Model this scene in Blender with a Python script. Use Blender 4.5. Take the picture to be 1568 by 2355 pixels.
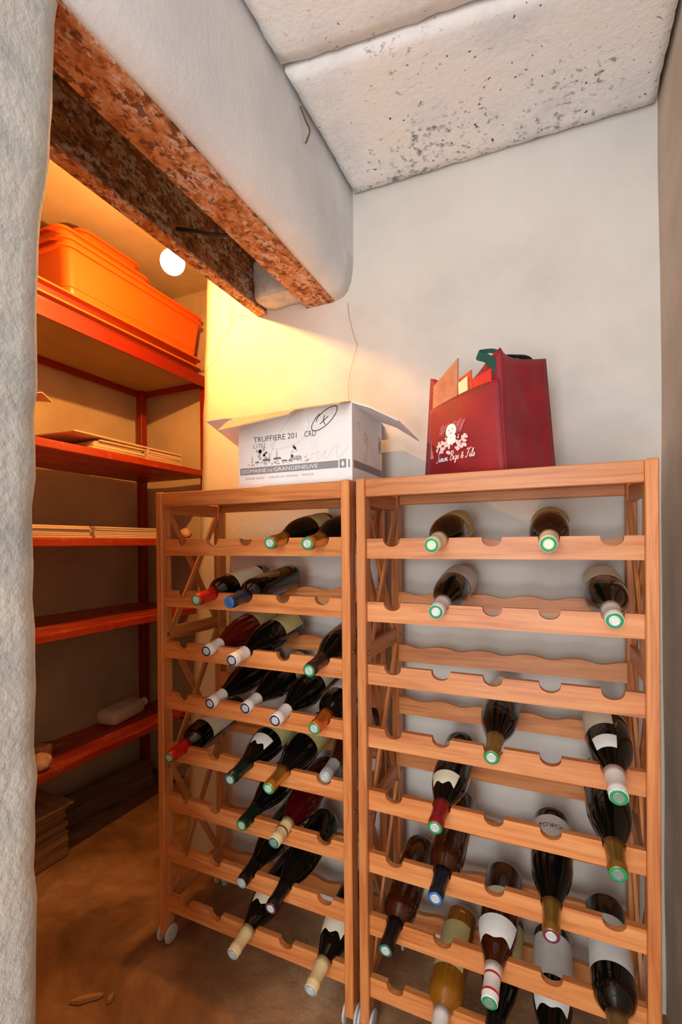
import bpy, bmesh, math, random
from mathutils import Vector, Matrix
from mathutils import noise as mnoise

random.seed(7)
scene = bpy.context.scene
COL = scene.collection
for o in list(bpy.data.objects):
    bpy.data.objects.remove(o)

# ------------------------------------------------------------------ camera
cam_d = bpy.data.cameras.new('camera')
cam = bpy.data.objects.new('camera', cam_d)
COL.objects.link(cam)
YAW, PITCH, ROLL, FPX = 0.4262, -0.0037, -0.0082, 1084.0
CY, SY, CP, SP = math.cos(YAW), math.sin(YAW), math.cos(PITCH), math.sin(PITCH)
fw = Vector((-SY * CP, CY * CP, SP))
rt = Vector((CY, SY, 0))
up = rt.cross(fw)
r2 = rt * math.cos(ROLL) + up * math.sin(ROLL)
u2 = -rt * math.sin(ROLL) + up * math.cos(ROLL)
cam.matrix_world = Matrix(((r2.x, u2.x, -fw.x, 0), (r2.y, u2.y, -fw.y, 0), (r2.z, u2.z, -fw.z, 1.10), (0, 0, 0, 1)))
cam_d.sensor_fit = 'VERTICAL'
cam_d.sensor_height = 36.0
cam_d.lens = FPX / 2355 * 36.0
cam_d.shift_y = (1255 - 1177.5) / 2355
cam_d.clip_start = 0.02
scene.camera = cam

# ------------------------------------------------------------------ light and exposure
w = bpy.data.worlds.new('world')
scene.world = w
w.use_nodes = True
w.node_tree.nodes['Background'].inputs[0].default_value = (0.93, 0.97, 1.0, 1)
w.node_tree.nodes['Background'].inputs[1].default_value = 0.03

# daylight through the open doorway behind the camera, where the room ends
dl = bpy.data.lights.new('doorway_offscreen', 'AREA')
dl.shape = 'RECTANGLE'; dl.size = 0.74; dl.size_y = 1.90; dl.energy = 34.0; dl.color = (0.97, 0.985, 1.0)
do = bpy.data.objects.new('doorway_offscreen', dl)
do.location = (-0.17, -1.28, 1.03)
do.rotation_euler = (math.pi / 2, 0, 0)          # faces into the room, along +Y
COL.objects.link(do)
BULB_POWER = 28.0

vs = scene.view_settings
vs.view_transform = 'Standard'; vs.look = 'None'; vs.gamma = 1.0; vs.use_curve_mapping = False
vs.exposure = 0.36

# ------------------------------------------------------------------ helpers
def tag(o, label=None, cat=None, group=None, kind=None):
    if label: o['label'] = label
    if cat: o['category'] = cat
    if group: o['group'] = group
    if kind: o['kind'] = kind
    return o

def empty(name, loc, label=None, cat=None, group=None):
    o = bpy.data.objects.new(name, None)
    o.empty_display_size = 0.03
    o.location = loc
    COL.objects.link(o)
    return tag(o, label, cat, group)

def link(name, me, mat, parent=None, smooth=False, loc=None):
    o = bpy.data.objects.new(name, me)
    COL.objects.link(o)
    if mat is not None:
        if len(me.materials) == 0:
            me.materials.append(None)
        o.material_slots[0].link = 'OBJECT'
        o.material_slots[0].material = mat
    if parent: o.parent = parent
    if loc is not None: o.location = loc
    if smooth:
        me.polygons.foreach_set('use_smooth', [True] * len(me.polygons))
    return o

def from_bm(name, bm, mat, parent=None, smooth=False, loc=None):
    me = bpy.data.meshes.new(name)
    bmesh.ops.recalc_face_normals(bm, faces=bm.faces)
    bm.to_mesh(me); bm.free()
    return link(name, me, mat, parent, smooth, loc)

def from_py(name, v, f, mat, parent=None, smooth=False, loc=None, recalc=True):
    bm = bmesh.new()
    vv = [bm.verts.new(p) for p in v]
    for q in f:
        try: bm.faces.new([vv[i] for i in q])
        except ValueError: pass
    me = bpy.data.meshes.new(name)
    if recalc: bmesh.ops.recalc_face_normals(bm, faces=bm.faces)
    bm.to_mesh(me); bm.free()
    return link(name, me, mat, parent, smooth, loc)

def box_bm(sx, sy, sz, bev=0.0, seg=1):
    bm = bmesh.new()
    bmesh.ops.create_cube(bm, size=1.0)
    bmesh.ops.scale(bm, vec=(sx, sy, sz), verts=bm.verts)
    if bev > 0:
        bmesh.ops.bevel(bm, geom=list(bm.edges), offset=bev, segments=seg, affect='EDGES', profile=0.5)
    return bm

def box(name, x0, x1, y0, y1, z0, z1, mat, parent=None, bev=0.001, seg=1):
    """axis aligned board given in world coordinates, origin at its centre"""
    c = Vector(((x0 + x1) / 2, (y0 + y1) / 2, (z0 + z1) / 2))
    if parent: c = c - parent.location
    return from_bm(name, box_bm(x1 - x0, y1 - y0, z1 - z0, bev, seg), mat, parent, False, c)

def prism_bm(poly, axis, a, b):
    """closed polygon (u,v) extruded along an axis; u,v are the two other axes in order"""
    def pt(u, v, t):
        return {'x': (t, u, v), 'y': (u, t, v), 'z': (u, v, t)}[axis]
    bm = bmesh.new()
    A = [bm.verts.new(pt(u, v, a)) for u, v in poly]
    B = [bm.verts.new(pt(u, v, b)) for u, v in poly]
    bm.faces.new(A); bm.faces.new(B)
    n = len(poly)
    for i in range(n):
        bm.faces.new((A[i], A[(i + 1) % n], B[(i + 1) % n], B[i]))
    return bm

def lathe_me(name, prof, n=28, cap0=True, cap1=True):
    v, f = [], []
    for r, z in prof:
        for k in range(n):
            a = 2 * math.pi * k / n
            v.append((r * math.cos(a), r * math.sin(a), z))
    for i in range(len(prof) - 1):
        for k in range(n):
            k2 = (k + 1) % n
            f.append((i * n + k, i * n + k2, (i + 1) * n + k2, (i + 1) * n + k))
    if cap0: f.append(tuple(range(n))[::-1])
    if cap1: f.append(tuple(range((len(prof) - 1) * n, len(prof) * n)))
    me = bpy.data.meshes.new(name)
    me.from_pydata(v, [], f)
    me.polygons.foreach_set('use_smooth', [len(p.vertices) == 4 for p in me.polygons])
    return me

def tube(name, pts, rad, mat, parent=None, n=8):
    pts = [Vector(p) for p in pts]
    v, f = [], []
    for i, p in enumerate(pts):
        d = (pts[min(i + 1, len(pts) - 1)] - pts[max(i - 1, 0)]).normalized()
        a = d.orthogonal().normalized() if i == 0 else (a0 - d * a0.dot(d)).normalized()
        a0 = a
        b = d.cross(a)
        for k in range(n):
            t = 2 * math.pi * k / n
            v.append(p + (a * math.cos(t) + b * math.sin(t)) * rad)
    for i in range(len(pts) - 1):
        for k in range(n):
            f.append((i * n + k, i * n + (k + 1) % n, (i + 1) * n + (k + 1) % n, (i + 1) * n + k))
    f.append(tuple(range(n))); f.append(tuple(range((len(pts) - 1) * n, len(pts) * n)))
    off = parent.location if parent else Vector((0, 0, 0))
    return from_py(name, [p - off for p in v], f, mat, parent, True)

def smooth_line(pts, k=6):
    """Catmull-Rom through the points (any dimension)"""
    P = [Vector(p) for p in pts]
    if len(P) < 3: return P
    out = []
    for i in range(len(P) - 1):
        p0, p1, p2, p3 = P[max(i - 1, 0)], P[i], P[i + 1], P[min(i + 2, len(P) - 1)]
        for j in range(k):
            t = j / k
            out.append(0.5 * ((2 * p1) + (p2 - p0) * t + (2 * p0 - 5 * p1 + 4 * p2 - p3) * t * t + (3 * p1 - p0 - 3 * p2 + p3) * t ** 3))
    out.append(P[-1])
    return out

def ribbon2d(lines, width):
    """flat strokes in the plane: returns verts (u,v) and quads"""
    v, f = [], []
    for ln in lines:
        L = [Vector(p) for p in ln]
        b = len(v)
        for i, p in enumerate(L):
            d = L[min(i + 1, len(L) - 1)] - L[max(i - 1, 0)]
            if d.length < 1e-9: d = Vector((1, 0))
            d.normalize()
            nrm = Vector((-d.y, d.x)) * width / 2
            v.append(p + nrm); v.append(p - nrm)
        for i in range(len(L) - 1):
            f.append((b + 2 * i, b + 2 * i + 1, b + 2 * i + 3, b + 2 * i + 2))
    return v, f

def text_2d(s, size, shear=0.0, space=1.0):
    """vertices and faces of a line of lettering in the plane, baseline at 0"""
    cu = bpy.data.curves.new('lettering', 'FONT')
    cu.body = s; cu.size = size; cu.shear = shear; cu.space_character = space
    cu.resolution_u = 3
    ob = bpy.data.objects.new('lettering', cu)
    COL.objects.link(ob)
    bpy.context.view_layer.update()
    me = bpy.data.meshes.new_from_object(ob.evaluated_get(bpy.context.evaluated_depsgraph_get()))
    v = [Vector((p.co.x, p.co.y)) for p in me.vertices]
    f = [tuple(p.vertices) for p in me.polygons]
    bpy.data.objects.remove(ob); bpy.data.curves.remove(cu); bpy.data.meshes.remove(me)
    return v, f

def on_plane(name, vf, origin, U, V, mat, parent, lift=0.0006):
    """lay 2-D print on a plane: origin + u*U + v*V, lifted along the normal"""
    v, f = vf
    U, V = Vector(U), Vector(V)
    N = U.cross(V).normalized()
    off = parent.location if parent else Vector((0, 0, 0))
    return from_py(name, [Vector(origin) - off + U * p[0] + V * p[1] + N * lift for p in v], f, mat, parent, recalc=False)

# ------------------------------------------------------------------ materials
def srgb(r, g, b):
    def c(x):
        x /= 255
        return x / 12.92 if x <= 0.04045 else ((x + 0.055) / 1.055) ** 2.4
    return (c(r), c(g), c(b), 1)

class NT:
    def __init__(s, name):
        s.m = bpy.data.materials.new(name); s.m.use_nodes = True
        s.t = s.m.node_tree; s.n = s.t.nodes; s.l = s.t.links
        s.b = s.n['Principled BSDF']
    def add(s, typ, **kw):
        nd = s.n.new(typ)
        for k, v in kw.items(): setattr(nd, k, v)
        return nd
    def set(s, inp, val):
        if hasattr(val, 'is_output'): s.l.new(val, inp)
        else: inp.default_value = val
    def coords(s, scale=(1, 1, 1), rnd=False):
        tc = s.add('ShaderNodeTexCoord')
        mp = s.add('ShaderNodeMapping')
        mp.inputs['Scale'].default_value = scale
        src = tc.outputs['Object']
        if rnd:
            oi = s.add('ShaderNodeObjectInfo')
            mul = s.add('ShaderNodeMath', operation='MULTIPLY'); mul.inputs[1].default_value = 37.0
            s.l.new(oi.outputs['Random'], mul.inputs[0])
            va = s.add('ShaderNodeVectorMath', operation='ADD')
            s.l.new(src, va.inputs[0]); s.l.new(mul.outputs[0], va.inputs[1]); src = va.outputs[0]
        s.l.new(src, mp.inputs['Vector'])
        return mp.outputs[0]
    def noise(s, vec, scale, detail=4, rough=0.55, dist=0.0):
        nd = s.add('ShaderNodeTexNoise')
        s.l.new(vec, nd.inputs['Vector'])
        nd.inputs['Scale'].default_value = scale; nd.inputs['Detail'].default_value = detail
        nd.inputs['Roughness'].default_value = rough; nd.inputs['Distortion'].default_value = dist
        return nd.outputs['Fac']
    def ramp(s, fac, stops, interp='LINEAR'):
        nd = s.add('ShaderNodeValToRGB'); cr = nd.color_ramp; cr.interpolation = interp
        while len(cr.elements) < len(stops): cr.elements.new(0.5)
        for e, (p, c) in zip(cr.elements, stops):
            e.position = p; e.color = c if len(c) == 4 else (*c, 1)
        s.l.new(fac, nd.inputs[0])
        return nd.outputs[0]
    def mix(s, fac, a, b, typ='MIX'):
        nd = s.add('ShaderNodeMix', data_type='RGBA', blend_type=typ)
        s.set(nd.inputs[0], fac); s.set(nd.inputs[6], a); s.set(nd.inputs[7], b)
        return nd.outputs[2]
    def math(s, op, a, b=0.0):
        nd = s.add('ShaderNodeMath', operation=op)
        s.set(nd.inputs[0], a); s.set(nd.inputs[1], b)
        return nd.outputs[0]
    def bump(s, h, strength=0.3, dist=0.01):
        nd = s.add('ShaderNodeBump')
        nd.inputs['Strength'].default_value = strength; nd.inputs['Distance'].default_value = dist
        s.l.new(h, nd.inputs['Height']); s.l.new(nd.outputs[0], s.b.inputs['Normal'])
    def fin(s, color=None, rough=0.8, **kw):
        if color is not None: s.set(s.b.inputs['Base Color'], color)
        s.set(s.b.inputs['Roughness'], rough)
        for k, v in kw.items(): s.set(s.b.inputs[k.replace('_', ' ')], v)
        return s.m

G = lambda x: (x, x, x, 1)

def plaster(name, a, b, c, bump=0.25, scale=6.0, spots=None):
    m = NT(name); v = m.coords()
    n1 = m.noise(v, scale, 6, 0.6); n2 = m.noise(v, scale * 0.35, 3, 0.5); n3 = m.noise(v, 90, 4, 0.6)
    col = m.ramp(n1, [(0.30, a), (0.52, b), (0.74, c)])
    col = m.mix(m.ramp(n2, [(0.45, G(0)), (0.7, G(0.55))]), col, c)
    if spots:
        d = m.ramp(m.noise(v, 46, 3, 0.6), [(spots[0], G(0)), (spots[0] + 0.05, G(1))])
        col = m.mix(d, col, spots[1])
    m.bump(m.mix(0.35, n1, n3), bump, 0.012)
    return m.fin(col, 0.9)

M = {}
M['wall'] = plaster('back_wall_plaster', srgb(198, 195, 190), srgb(212, 207, 198), srgb(219, 216, 209), 0.2, 4.0)
M['lintel'] = plaster('lintel_plaster', srgb(204, 209, 215), srgb(218, 222, 226), srgb(230, 232, 234), 0.22, 5.0)
M['pillar'] = plaster('grey_concrete', srgb(170, 177, 179), srgb(196, 200, 199), srgb(210, 211, 205), 0.5, 14.0)
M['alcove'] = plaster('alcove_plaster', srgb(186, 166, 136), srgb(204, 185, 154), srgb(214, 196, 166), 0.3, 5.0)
M['wall_r'] = plaster('side_wall_plaster', srgb(172, 154, 136), srgb(196, 178, 160), srgb(208, 194, 178), 0.2, 5.0)
M['patch'] = plaster('mortar_patch', srgb(160, 160, 160), srgb(186, 186, 184), srgb(200, 198, 196), 0.5, 30.0)

def m_ceiling():
    m = NT('ceiling_concrete'); v = m.coords()
    n1 = m.noise(v, 7, 6, 0.62); n3 = m.noise(v, 70, 4, 0.6)
    col = m.ramp(n1, [(0.3, srgb(220, 222, 226)), (0.5, srgb(238, 238, 238)), (0.72, srgb(242, 236, 230))])
    # tan patches where the whitewash came off
    tan = m.ramp(m.noise(m.coords((3.0, 9.0, 3.0)), 1.25, 2, 0.5, 0.4), [(0.70, G(0)), (0.73, G(0.8))])
    col = m.mix(tan, col, srgb(206, 176, 150))
    # grey mould blotches, thickest near the far wall
    sep = m.add('ShaderNodeSeparateXYZ'); m.l.new(v, sep.inputs[0])
    near = m.ramp(m.math('MULTIPLY', sep.outputs['Y'], 0.7), [(0.62, G(0.0)), (0.92, G(0.12))])
    blot = m.math('ADD', m.noise(v, 48, 5, 0.72), near)
    clus = m.noise(v, 5.0, 2, 0.5)
    blot = m.math('ADD', blot, m.math('MULTIPLY', m.math('SUBTRACT', clus, 0.5), 0.35))
    col = m.mix(m.ramp(blot, [(0.665, G(0)), (0.74, G(0.55)), (0.83, G(0.9))]), col, srgb(92, 94, 96))
    fine = m.math('ADD', m.noise(v, 75, 2, 0.5), m.math('MULTIPLY', near, 0.6))
    col = m.mix(m.ramp(fine, [(0.735, G(0)), (0.76, G(0.9))]), col, srgb(58, 58, 60))
    m.bump(m.mix(0.4, n1, n3), 0.4, 0.012)
    return m.fin(col, 0.92)
M['ceiling'] = m_ceiling()
M['mortar'] = plaster('ceiling_joint_mortar', srgb(120, 104, 92), srgb(170, 140, 112), srgb(196, 170, 140), 0.6, 40.0)

def m_floor():
    m = NT('worn_concrete_floor'); v = m.coords()
    n1 = m.noise(v, 3.2, 6, 0.6, 0.6); n2 = m.noise(v, 11, 5, 0.6); n3 = m.noise(v, 80, 3, 0.6)
    col = m.ramp(n1, [(0.30, srgb(92, 64, 40)), (0.46, srgb(140, 100, 64)), (0.58, srgb(176, 134, 94)), (0.74, srgb(206, 170, 134))])
    col = m.mix(m.ramp(n2, [(0.5, G(0)), (0.72, G(0.5))]), col, srgb(110, 84, 58))
    m.bump(m.mix(0.5, n2, n3), 0.3, 0.01)
    return m.fin(col, m.ramp(n2, [(0.3, G(0.45)), (0.7, G(0.8))]))
M['floor'] = m_floor()

def m_rust(name, base, mid, dark, pale, scale, palef):
    m = NT(name); v = m.coords((1, 0.7, 1))
    n1 = m.noise(v, scale, 5, 0.62, 0.3); n2 = m.noise(v, scale * 0.3, 3, 0.5); n3 = m.noise(v, scale * 2.1, 3, 0.55)
    col = m.ramp(n1, [(0.33, dark), (0.45, base), (0.58, mid)])
    col = m.mix(m.ramp(m.math('ADD', n3, m.math('MULTIPLY', m.math('SUBTRACT', n2, 0.5), 0.8)), [(palef, G(0)), (palef + 0.07, G(0.9))]), col, pale)
    pit = m.noise(m.coords((1, 0.8, 1)), scale * 1.7, 2, 0.5, 0.5)
    col = m.mix(m.ramp(pit, [(0.57, G(0)), (0.63, G(0.85))]), col, dark)
    m.bump(m.math('SUBTRACT', m.math('ADD', n1, n3), pit), 0.8, 0.006)
    return m.fin(col, 0.78)
M['rust_flange'] = m_rust('rusted_flange', srgb(172, 102, 48), srgb(196, 140, 100), srgb(96, 46, 16), srgb(200, 172, 156), 40, 0.54)
M['rust_web'] = m_rust('rusted_web', srgb(128, 80, 40), srgb(156, 108, 64), srgb(70, 38, 16), srgb(172, 162, 152), 44, 0.52)

def m_wood(name, axis, c0, c1, c2, rough=0.42):
    m = NT(name)
    sc = {'x': (1.6, 26, 26), 'y': (26, 1.6, 26), 'z': (26, 26, 1.6)}[axis]
    v = m.coords(sc, rnd=True)
    g = m.noise(v, 1.5, 5, 0.6, 1.2); g2 = m.noise(v, 5.0, 3, 0.6, 0.3)
    col = m.ramp(g, [(0.28, c0), (0.5, c1), (0.74, c2)])
    col = m.mix(m.ramp(g2, [(0.56, G(0)), (0.72, G(0.45))]), col, c0)
    oi = m.add('ShaderNodeObjectInfo')
    col = m.mix(1.0, col, m.ramp(oi.outputs['Random'], [(0, G(0.86)), (1, G(1.0))]), 'MULTIPLY')
    m.bump(g2, 0.08, 0.003)
    return m.fin(col, rough)
W0, W1, W2 = srgb(172, 92, 42), srgb(210, 132, 72), srgb(226, 157, 97)
M['wood_x'] = m_wood('rack_wood_x', 'x', W0, W1, W2)
M['wood_y'] = m_wood('rack_wood_y', 'y', W0, W1, W2)
M['wood_z'] = m_wood('rack_wood_z', 'z', W0, W1, W2)
M['board'] = m_wood('pale_board', 'y', srgb(206, 172, 132), srgb(226, 198, 162), srgb(236, 212, 178), 0.7)
M['board_dark'] = m_wood('weathered_board', 'y', srgb(110, 78, 44), srgb(150, 112, 68), srgb(176, 136, 88), 0.7)
M['plank'] = m_wood('dark_plank', 'y', srgb(78, 52, 30), srgb(116, 82, 50), srgb(140, 104, 66), 0.7)
M['chip'] = m_wood('split_wood', 'x', srgb(150, 104, 60), srgb(190, 146, 98), srgb(206, 170, 122), 0.7)

def m_red():
    m = NT('red_shelf_paint'); v = m.coords((6, 1.2, 6))
    n1 = m.noise(v, 3, 5, 0.6, 0.5); n2 = m.noise(m.coords(), 24, 4, 0.65)
    col = m.ramp(n1, [(0.3, srgb(120, 34, 12)), (0.55, srgb(172, 58, 22)), (0.75, srgb(186, 80, 38))])
    col = m.mix(m.ramp(m.math('MULTIPLY', n1, n2), [(0.33, G(0)), (0.42, G(0.55))]), col, srgb(204, 164, 140))
    m.bump(n2, 0.12, 0.004)
    return m.fin(col, m.ramp(n2, [(0.3, G(0.25)), (0.7, G(0.5))]))
M['red'] = m_red()
M['red_metal'] = NT('dark_red_metal').fin(srgb(138, 34, 14), 0.35)

def flat(name, c, rough=0.5, **kw):
    return NT(name).fin(c, rough, **kw)
M['shelf_under'] = plaster('shelf_chipboard', srgb(150, 118, 70), srgb(170, 136, 84), srgb(184, 150, 96), 0.05, 3.0)
M['orange'] = flat('orange_plastic', srgb(236, 108, 30), 0.38)
M['dark_tray'] = flat('dark_red_plastic', srgb(120, 34, 14), 0.4)
M['jug'] = flat('milky_plastic', srgb(222, 206, 186), 0.4, Subsurface_Weight=0.15)
M['white'] = flat('white_plastic', srgb(238, 236, 230), 0.5)
M['grey_wheel'] = flat('grey_wheel_rubber', srgb(190, 190, 190), 0.5)
M['black'] = flat('black_rubber', srgb(26, 24, 24), 0.5)
M['metal'] = flat('bolt_steel', srgb(150, 130, 110), 0.35, Metallic=0.9)
M['stone'] = plaster('pinkish_stone', srgb(196, 150, 116), srgb(222, 180, 146), srgb(232, 200, 170), 0.6, 60.0)
M['brick'] = plaster('broken_brick', srgb(176, 130, 84), srgb(204, 160, 108), srgb(214, 180, 130), 0.5, 50.0)
M['card_white'] = plaster('white_cardboard', srgb(226, 226, 228), srgb(236, 236, 237), srgb(242, 242, 242), 0.03, 9.0)
M['card_brown'] = plaster('kraft_cardboard', srgb(196, 164, 122), srgb(212, 182, 140), srgb(220, 192, 152), 0.08, 20.0)
M['ink_dark'] = flat('dark_ink', srgb(78, 78, 82), 0.8)
M['ink_grey'] = flat('grey_ink', srgb(142, 142, 146), 0.8)
M['ink_pale'] = flat('pale_grey_ink', srgb(168, 168, 170), 0.8)
M['ink_mid'] = flat('mid_grey_ink', srgb(112, 112, 116), 0.8)
M['ink_faint'] = flat('faint_ink', srgb(206, 206, 208), 0.8)
M['ink_white'] = flat('white_ink', srgb(240, 240, 240), 0.8)
M['marker'] = flat('black_marker', srgb(24, 24, 28), 0.6)

def m_bag():
    m = NT('burgundy_nonwoven'); v = m.coords()
    n1 = m.noise(v, 14, 3, 0.5); n2 = m.noise(v, 420, 2, 0.5)
    col = m.ramp(n1, [(0.3, srgb(124, 8, 26)), (0.7, srgb(150, 18, 34))])
    m.bump(m.mix(0.5, n1, n2), 0.25, 0.004)
    return m.fin(col, 0.58, Sheen_Weight=0.08)
M['bag'] = m_bag()
M['pink_ink'] = flat('pink_print', srgb(236, 206, 206), 0.8)
M['rose_ink'] = flat('rose_print', srgb(208, 128, 136), 0.8)
M['plum_ink'] = flat('plum_print', srgb(120, 24, 48), 0.8)

def m_web():
    m = NT('green_webbing'); v = m.coords()
    wv = m.add('ShaderNodeTexWave'); m.l.new(v, wv.inputs['Vector']); wv.inputs['Scale'].default_value = 130
    m.bump(wv.outputs['Fac'], 0.5, 0.002)
    return m.fin(m.mix(wv.outputs['Fac'], srgb(12, 62, 52), srgb(28, 96, 82)), 0.7)
M['webbing'] = m_web()
M['kraft_print'] = plaster('brown_catalogue_cover', srgb(176, 112, 78), srgb(196, 134, 98), srgb(206, 146, 110), 0.05, 26.0)
M['red_paper'] = flat('red_brochure_paper', srgb(206, 34, 38), 0.5)
M['orange_paper'] = flat('orange_red_paper', srgb(206, 70, 34), 0.5)
M['cream_paper'] = flat('cream_paper', srgb(238, 226, 176), 0.6)

def m_glass(name, c, trans, rough=0.04):
    return NT(name).fin(c, rough, Transmission_Weight=trans, IOR=1.5, Coat_Weight=0.3)
M['g_dark'] = m_glass('dark_green_wine_glass', srgb(11, 11, 8), 0.0)
M['g_brown'] = m_glass('brown_wine_glass', srgb(64, 26, 10), 0.25)
M['g_rose'] = m_glass('rose_wine_glass', srgb(118, 28, 16), 0.35)
M['g_amber'] = m_glass('amber_wine_glass', srgb(176, 112, 30), 0.45)
M['g_red'] = m_glass('red_wine_glass', srgb(66, 4, 8), 0.1)
def cap(name, c, metal=0.0, rough=0.35): M[name] = flat(name, c, rough, Metallic=metal)
cap('cap_gold', srgb(206, 146, 60), 0.75, 0.3)
cap('cap_oldgold', srgb(160, 128, 62), 0.7, 0.35)
cap('cap_red', srgb(196, 34, 26), 0.3)
cap('cap_darkred', srgb(150, 28, 34), 0.3)
cap('cap_blue', srgb(56, 62, 84), 0.5)
cap('cap_navy', srgb(20, 30, 44), 0.2)
cap('cap_ivory', srgb(238, 228, 196))
cap('cap_cream', srgb(228, 206, 152))
cap('cap_white', srgb(236, 234, 230))
cap('cap_brown', srgb(62, 34, 30), 0.2)
cap('cap_orange', srgb(216, 120, 44), 0.6)
cap('cap_black', srgb(20, 18, 18), 0.2)
cap('cap_green', srgb(16, 40, 30), 0.2)
cap('cap_grey', srgb(190, 190, 190), 0.3)
cap('cap_olive', srgb(128, 104, 62), 0.5)
cap('ring_green', srgb(24, 150, 88)); cap('ring_navy', srgb(40, 52, 92)); cap('ring_blue', srgb(40, 110, 196)); cap('ring_teal', srgb(40, 110, 104))
cap('ring_grey', srgb(150, 160, 160)); cap('ring_plum', srgb(110, 40, 66)); cap('ring_red', srgb(196, 40, 44))
cap('seal_silver', srgb(206, 216, 212), 0.3); cap('seal_pale', srgb(206, 220, 190)); cap('seal_blue', srgb(70, 104, 150), 0.3); cap('seal_dim', srgb(130, 150, 136), 0.2)
M['label_cream'] = plaster('cream_label_paper', srgb(220, 210, 180), srgb(232, 224, 196), srgb(238, 230, 206), 0.03, 30)
M['label_white'] = plaster('white_label_paper', srgb(214, 212, 206), srgb(228, 226, 220), srgb(236, 234, 230), 0.03, 30)
M['label_yellow'] = plaster('yellowed_label_paper', srgb(196, 180, 112), srgb(212, 198, 132), srgb(220, 208, 150), 0.03, 30)

def m_bulb():
    # thinly frosted envelope: most light passes straight through, the coating glows
    m = NT('frosted_bulb_glass')
    tr = m.add('ShaderNodeBsdfTransparent'); em = m.add('ShaderNodeEmission'); ad = m.add('ShaderNodeAddShader')
    tr.inputs[0].default_value = G(0.85)
    em.inputs[0].default_value = (1.0, 0.86, 0.62, 1); em.inputs[1].default_value = 9.0
    m.l.new(tr.outputs[0], ad.inputs[0]); m.l.new(em.outputs[0], ad.inputs[1])
    m.l.new(ad.outputs[0], m.n['Material Output'].inputs['Surface'])
    return m.m
M['bulb'] = m_bulb()
m = NT('filament'); m.b.inputs['Emission Color'].default_value = (1, 0.7, 0.35, 1); m.b.inputs['Emission Strength'].default_value = 60.0
M['filament'] = m.m

# ------------------------------------------------------------------ the setting
WALL_Y = 1.30
def struct(o): o['kind'] = 'structure'; return o

def grid_patch(name, P, nu, nv, amp, freq, mat, nrm, seed):
    """bilinear sheet through four corners, gently uneven"""
    v, f = [], []
    P = [Vector(p) for p in P]; nrm = Vector(nrm)
    for j in range(nv + 1):
        for i in range(nu + 1):
            a, b = i / nu, j / nv
            p = P[0] * (1 - a) * (1 - b) + P[1] * a * (1 - b) + P[2] * a * b + P[3] * (1 - a) * b
            p = p + nrm * amp * mnoise.noise(p * freq + Vector((seed, seed, seed)))
            v.append(p)
    for j in range(nv):
        for i in range(nu):
            q = j * (nu + 1) + i
            f.append((q, q + 1, q + nu + 2, q + nu + 1))
    return from_py(name, v, f, mat, None, True)

struct(grid_patch('floor', [(-2.3, -1.3, 0), (0.5, -1.3, 0), (0.5, 2.0, 0), (-2.3, 2.0, 0)], 60, 70, 0.004, 3.0, M['floor'], (0, 0, 1), 3))

# back wall: a slab with a ragged free edge towards the alcove
def back_wall():
    zs = [i * 0.06 for i in range(40)]
    edge = []
    for z in zs:
        t = [(0, -1.205), (0.488, -1.179), (0.8, -1.155), (1.3, -1.120), (1.635, -1.107), (2.0, -1.09), (2.4, -1.08)]
        for (a, xa), (b, xb) in zip(t, t[1:]):
            if a <= z <= b: x = xa + (xb - xa) * (z - a) / (b - a)
        edge.append((x - 0.010 + 0.006 * mnoise.noise(Vector((0, 0, z * 14))), z))
    nx = 40
    v, f = [], []
    for xe, z in edge:
        for i in range(nx + 1):
            x = xe + (0.32 - xe) * i / nx
            dy = 0.004 * mnoise.noise(Vector((x * 3, z * 3, 5)))
            if i == 0: dy += 0.012
            v.append((x, WALL_Y + dy, z))
        v.append((xe + 0.004, WALL_Y + 0.30, z))
    s = nx + 2
    for j in range(len(edge) - 1):
        for i in range(nx):
            q = j * s + i
            f.append((q, q + 1, q + s + 1, q + s))
        q = j * s
        f.append((q, q + s, q + s + nx + 1, q + nx + 1))
    o = from_py('wall_back', v, f, M['wall'], None, True)
    me = o.data
    for p in me.polygons:
        if any(abs(me.vertices[k].co.y - WALL_Y) > 0.1 for k in p.vertices): p.use_smooth = False
    return struct(o)
back_wall()

struct(grid_patch('wall_right', [(0.262, -1.3, 0), (0.228, WALL_Y + 0.02, 0), (0.222, WALL_Y + 0.02, 2.2), (0.258, -1.3, 2.2)], 40, 40, 0.005, 3.0, M['wall_r'], (1, 0, 0), 9))

def crack(name, pts, width, mat):
    o = on_plane(name, ribbon2d([smooth_line([Vector(p) for p in pts], 5)], width), (0, WALL_Y - 0.0045, 0), (1, 0, 0), (0, 0, 1), mat, None, 0.0)
    o.parent = bpy.data.objects['wall_back']
M['crack'] = flat('plaster_crack', srgb(164, 148, 128), 0.95)
crack('crack', [(-0.560, 1.822), (-0.556, 1.78), (-0.548, 1.745), (-0.540, 1.715), (-0.530, 1.690)], 0.0012, M['crack'])
crack('crack', [(-0.530, 1.690), (-0.540, 1.66), (-0.556, 1.60), (-0.560, 1.56), (-0.556, 1.50)], 0.0010, M['crack'])
crack('crack', [(-0.912, 1.852), (-0.95, 1.865), (-0.985, 1.850), (-1.005, 1.815), (-1.03, 1.80), (-1.045, 1.765), (-1.05, 1.735), (-1.10, 1.715)], 0.0016, M['crack'])
crack('crack', [(-0.985, 1.852), (-0.99, 1.875), (-0.978, 1.905)], 0.0014, M['crack'])

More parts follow.
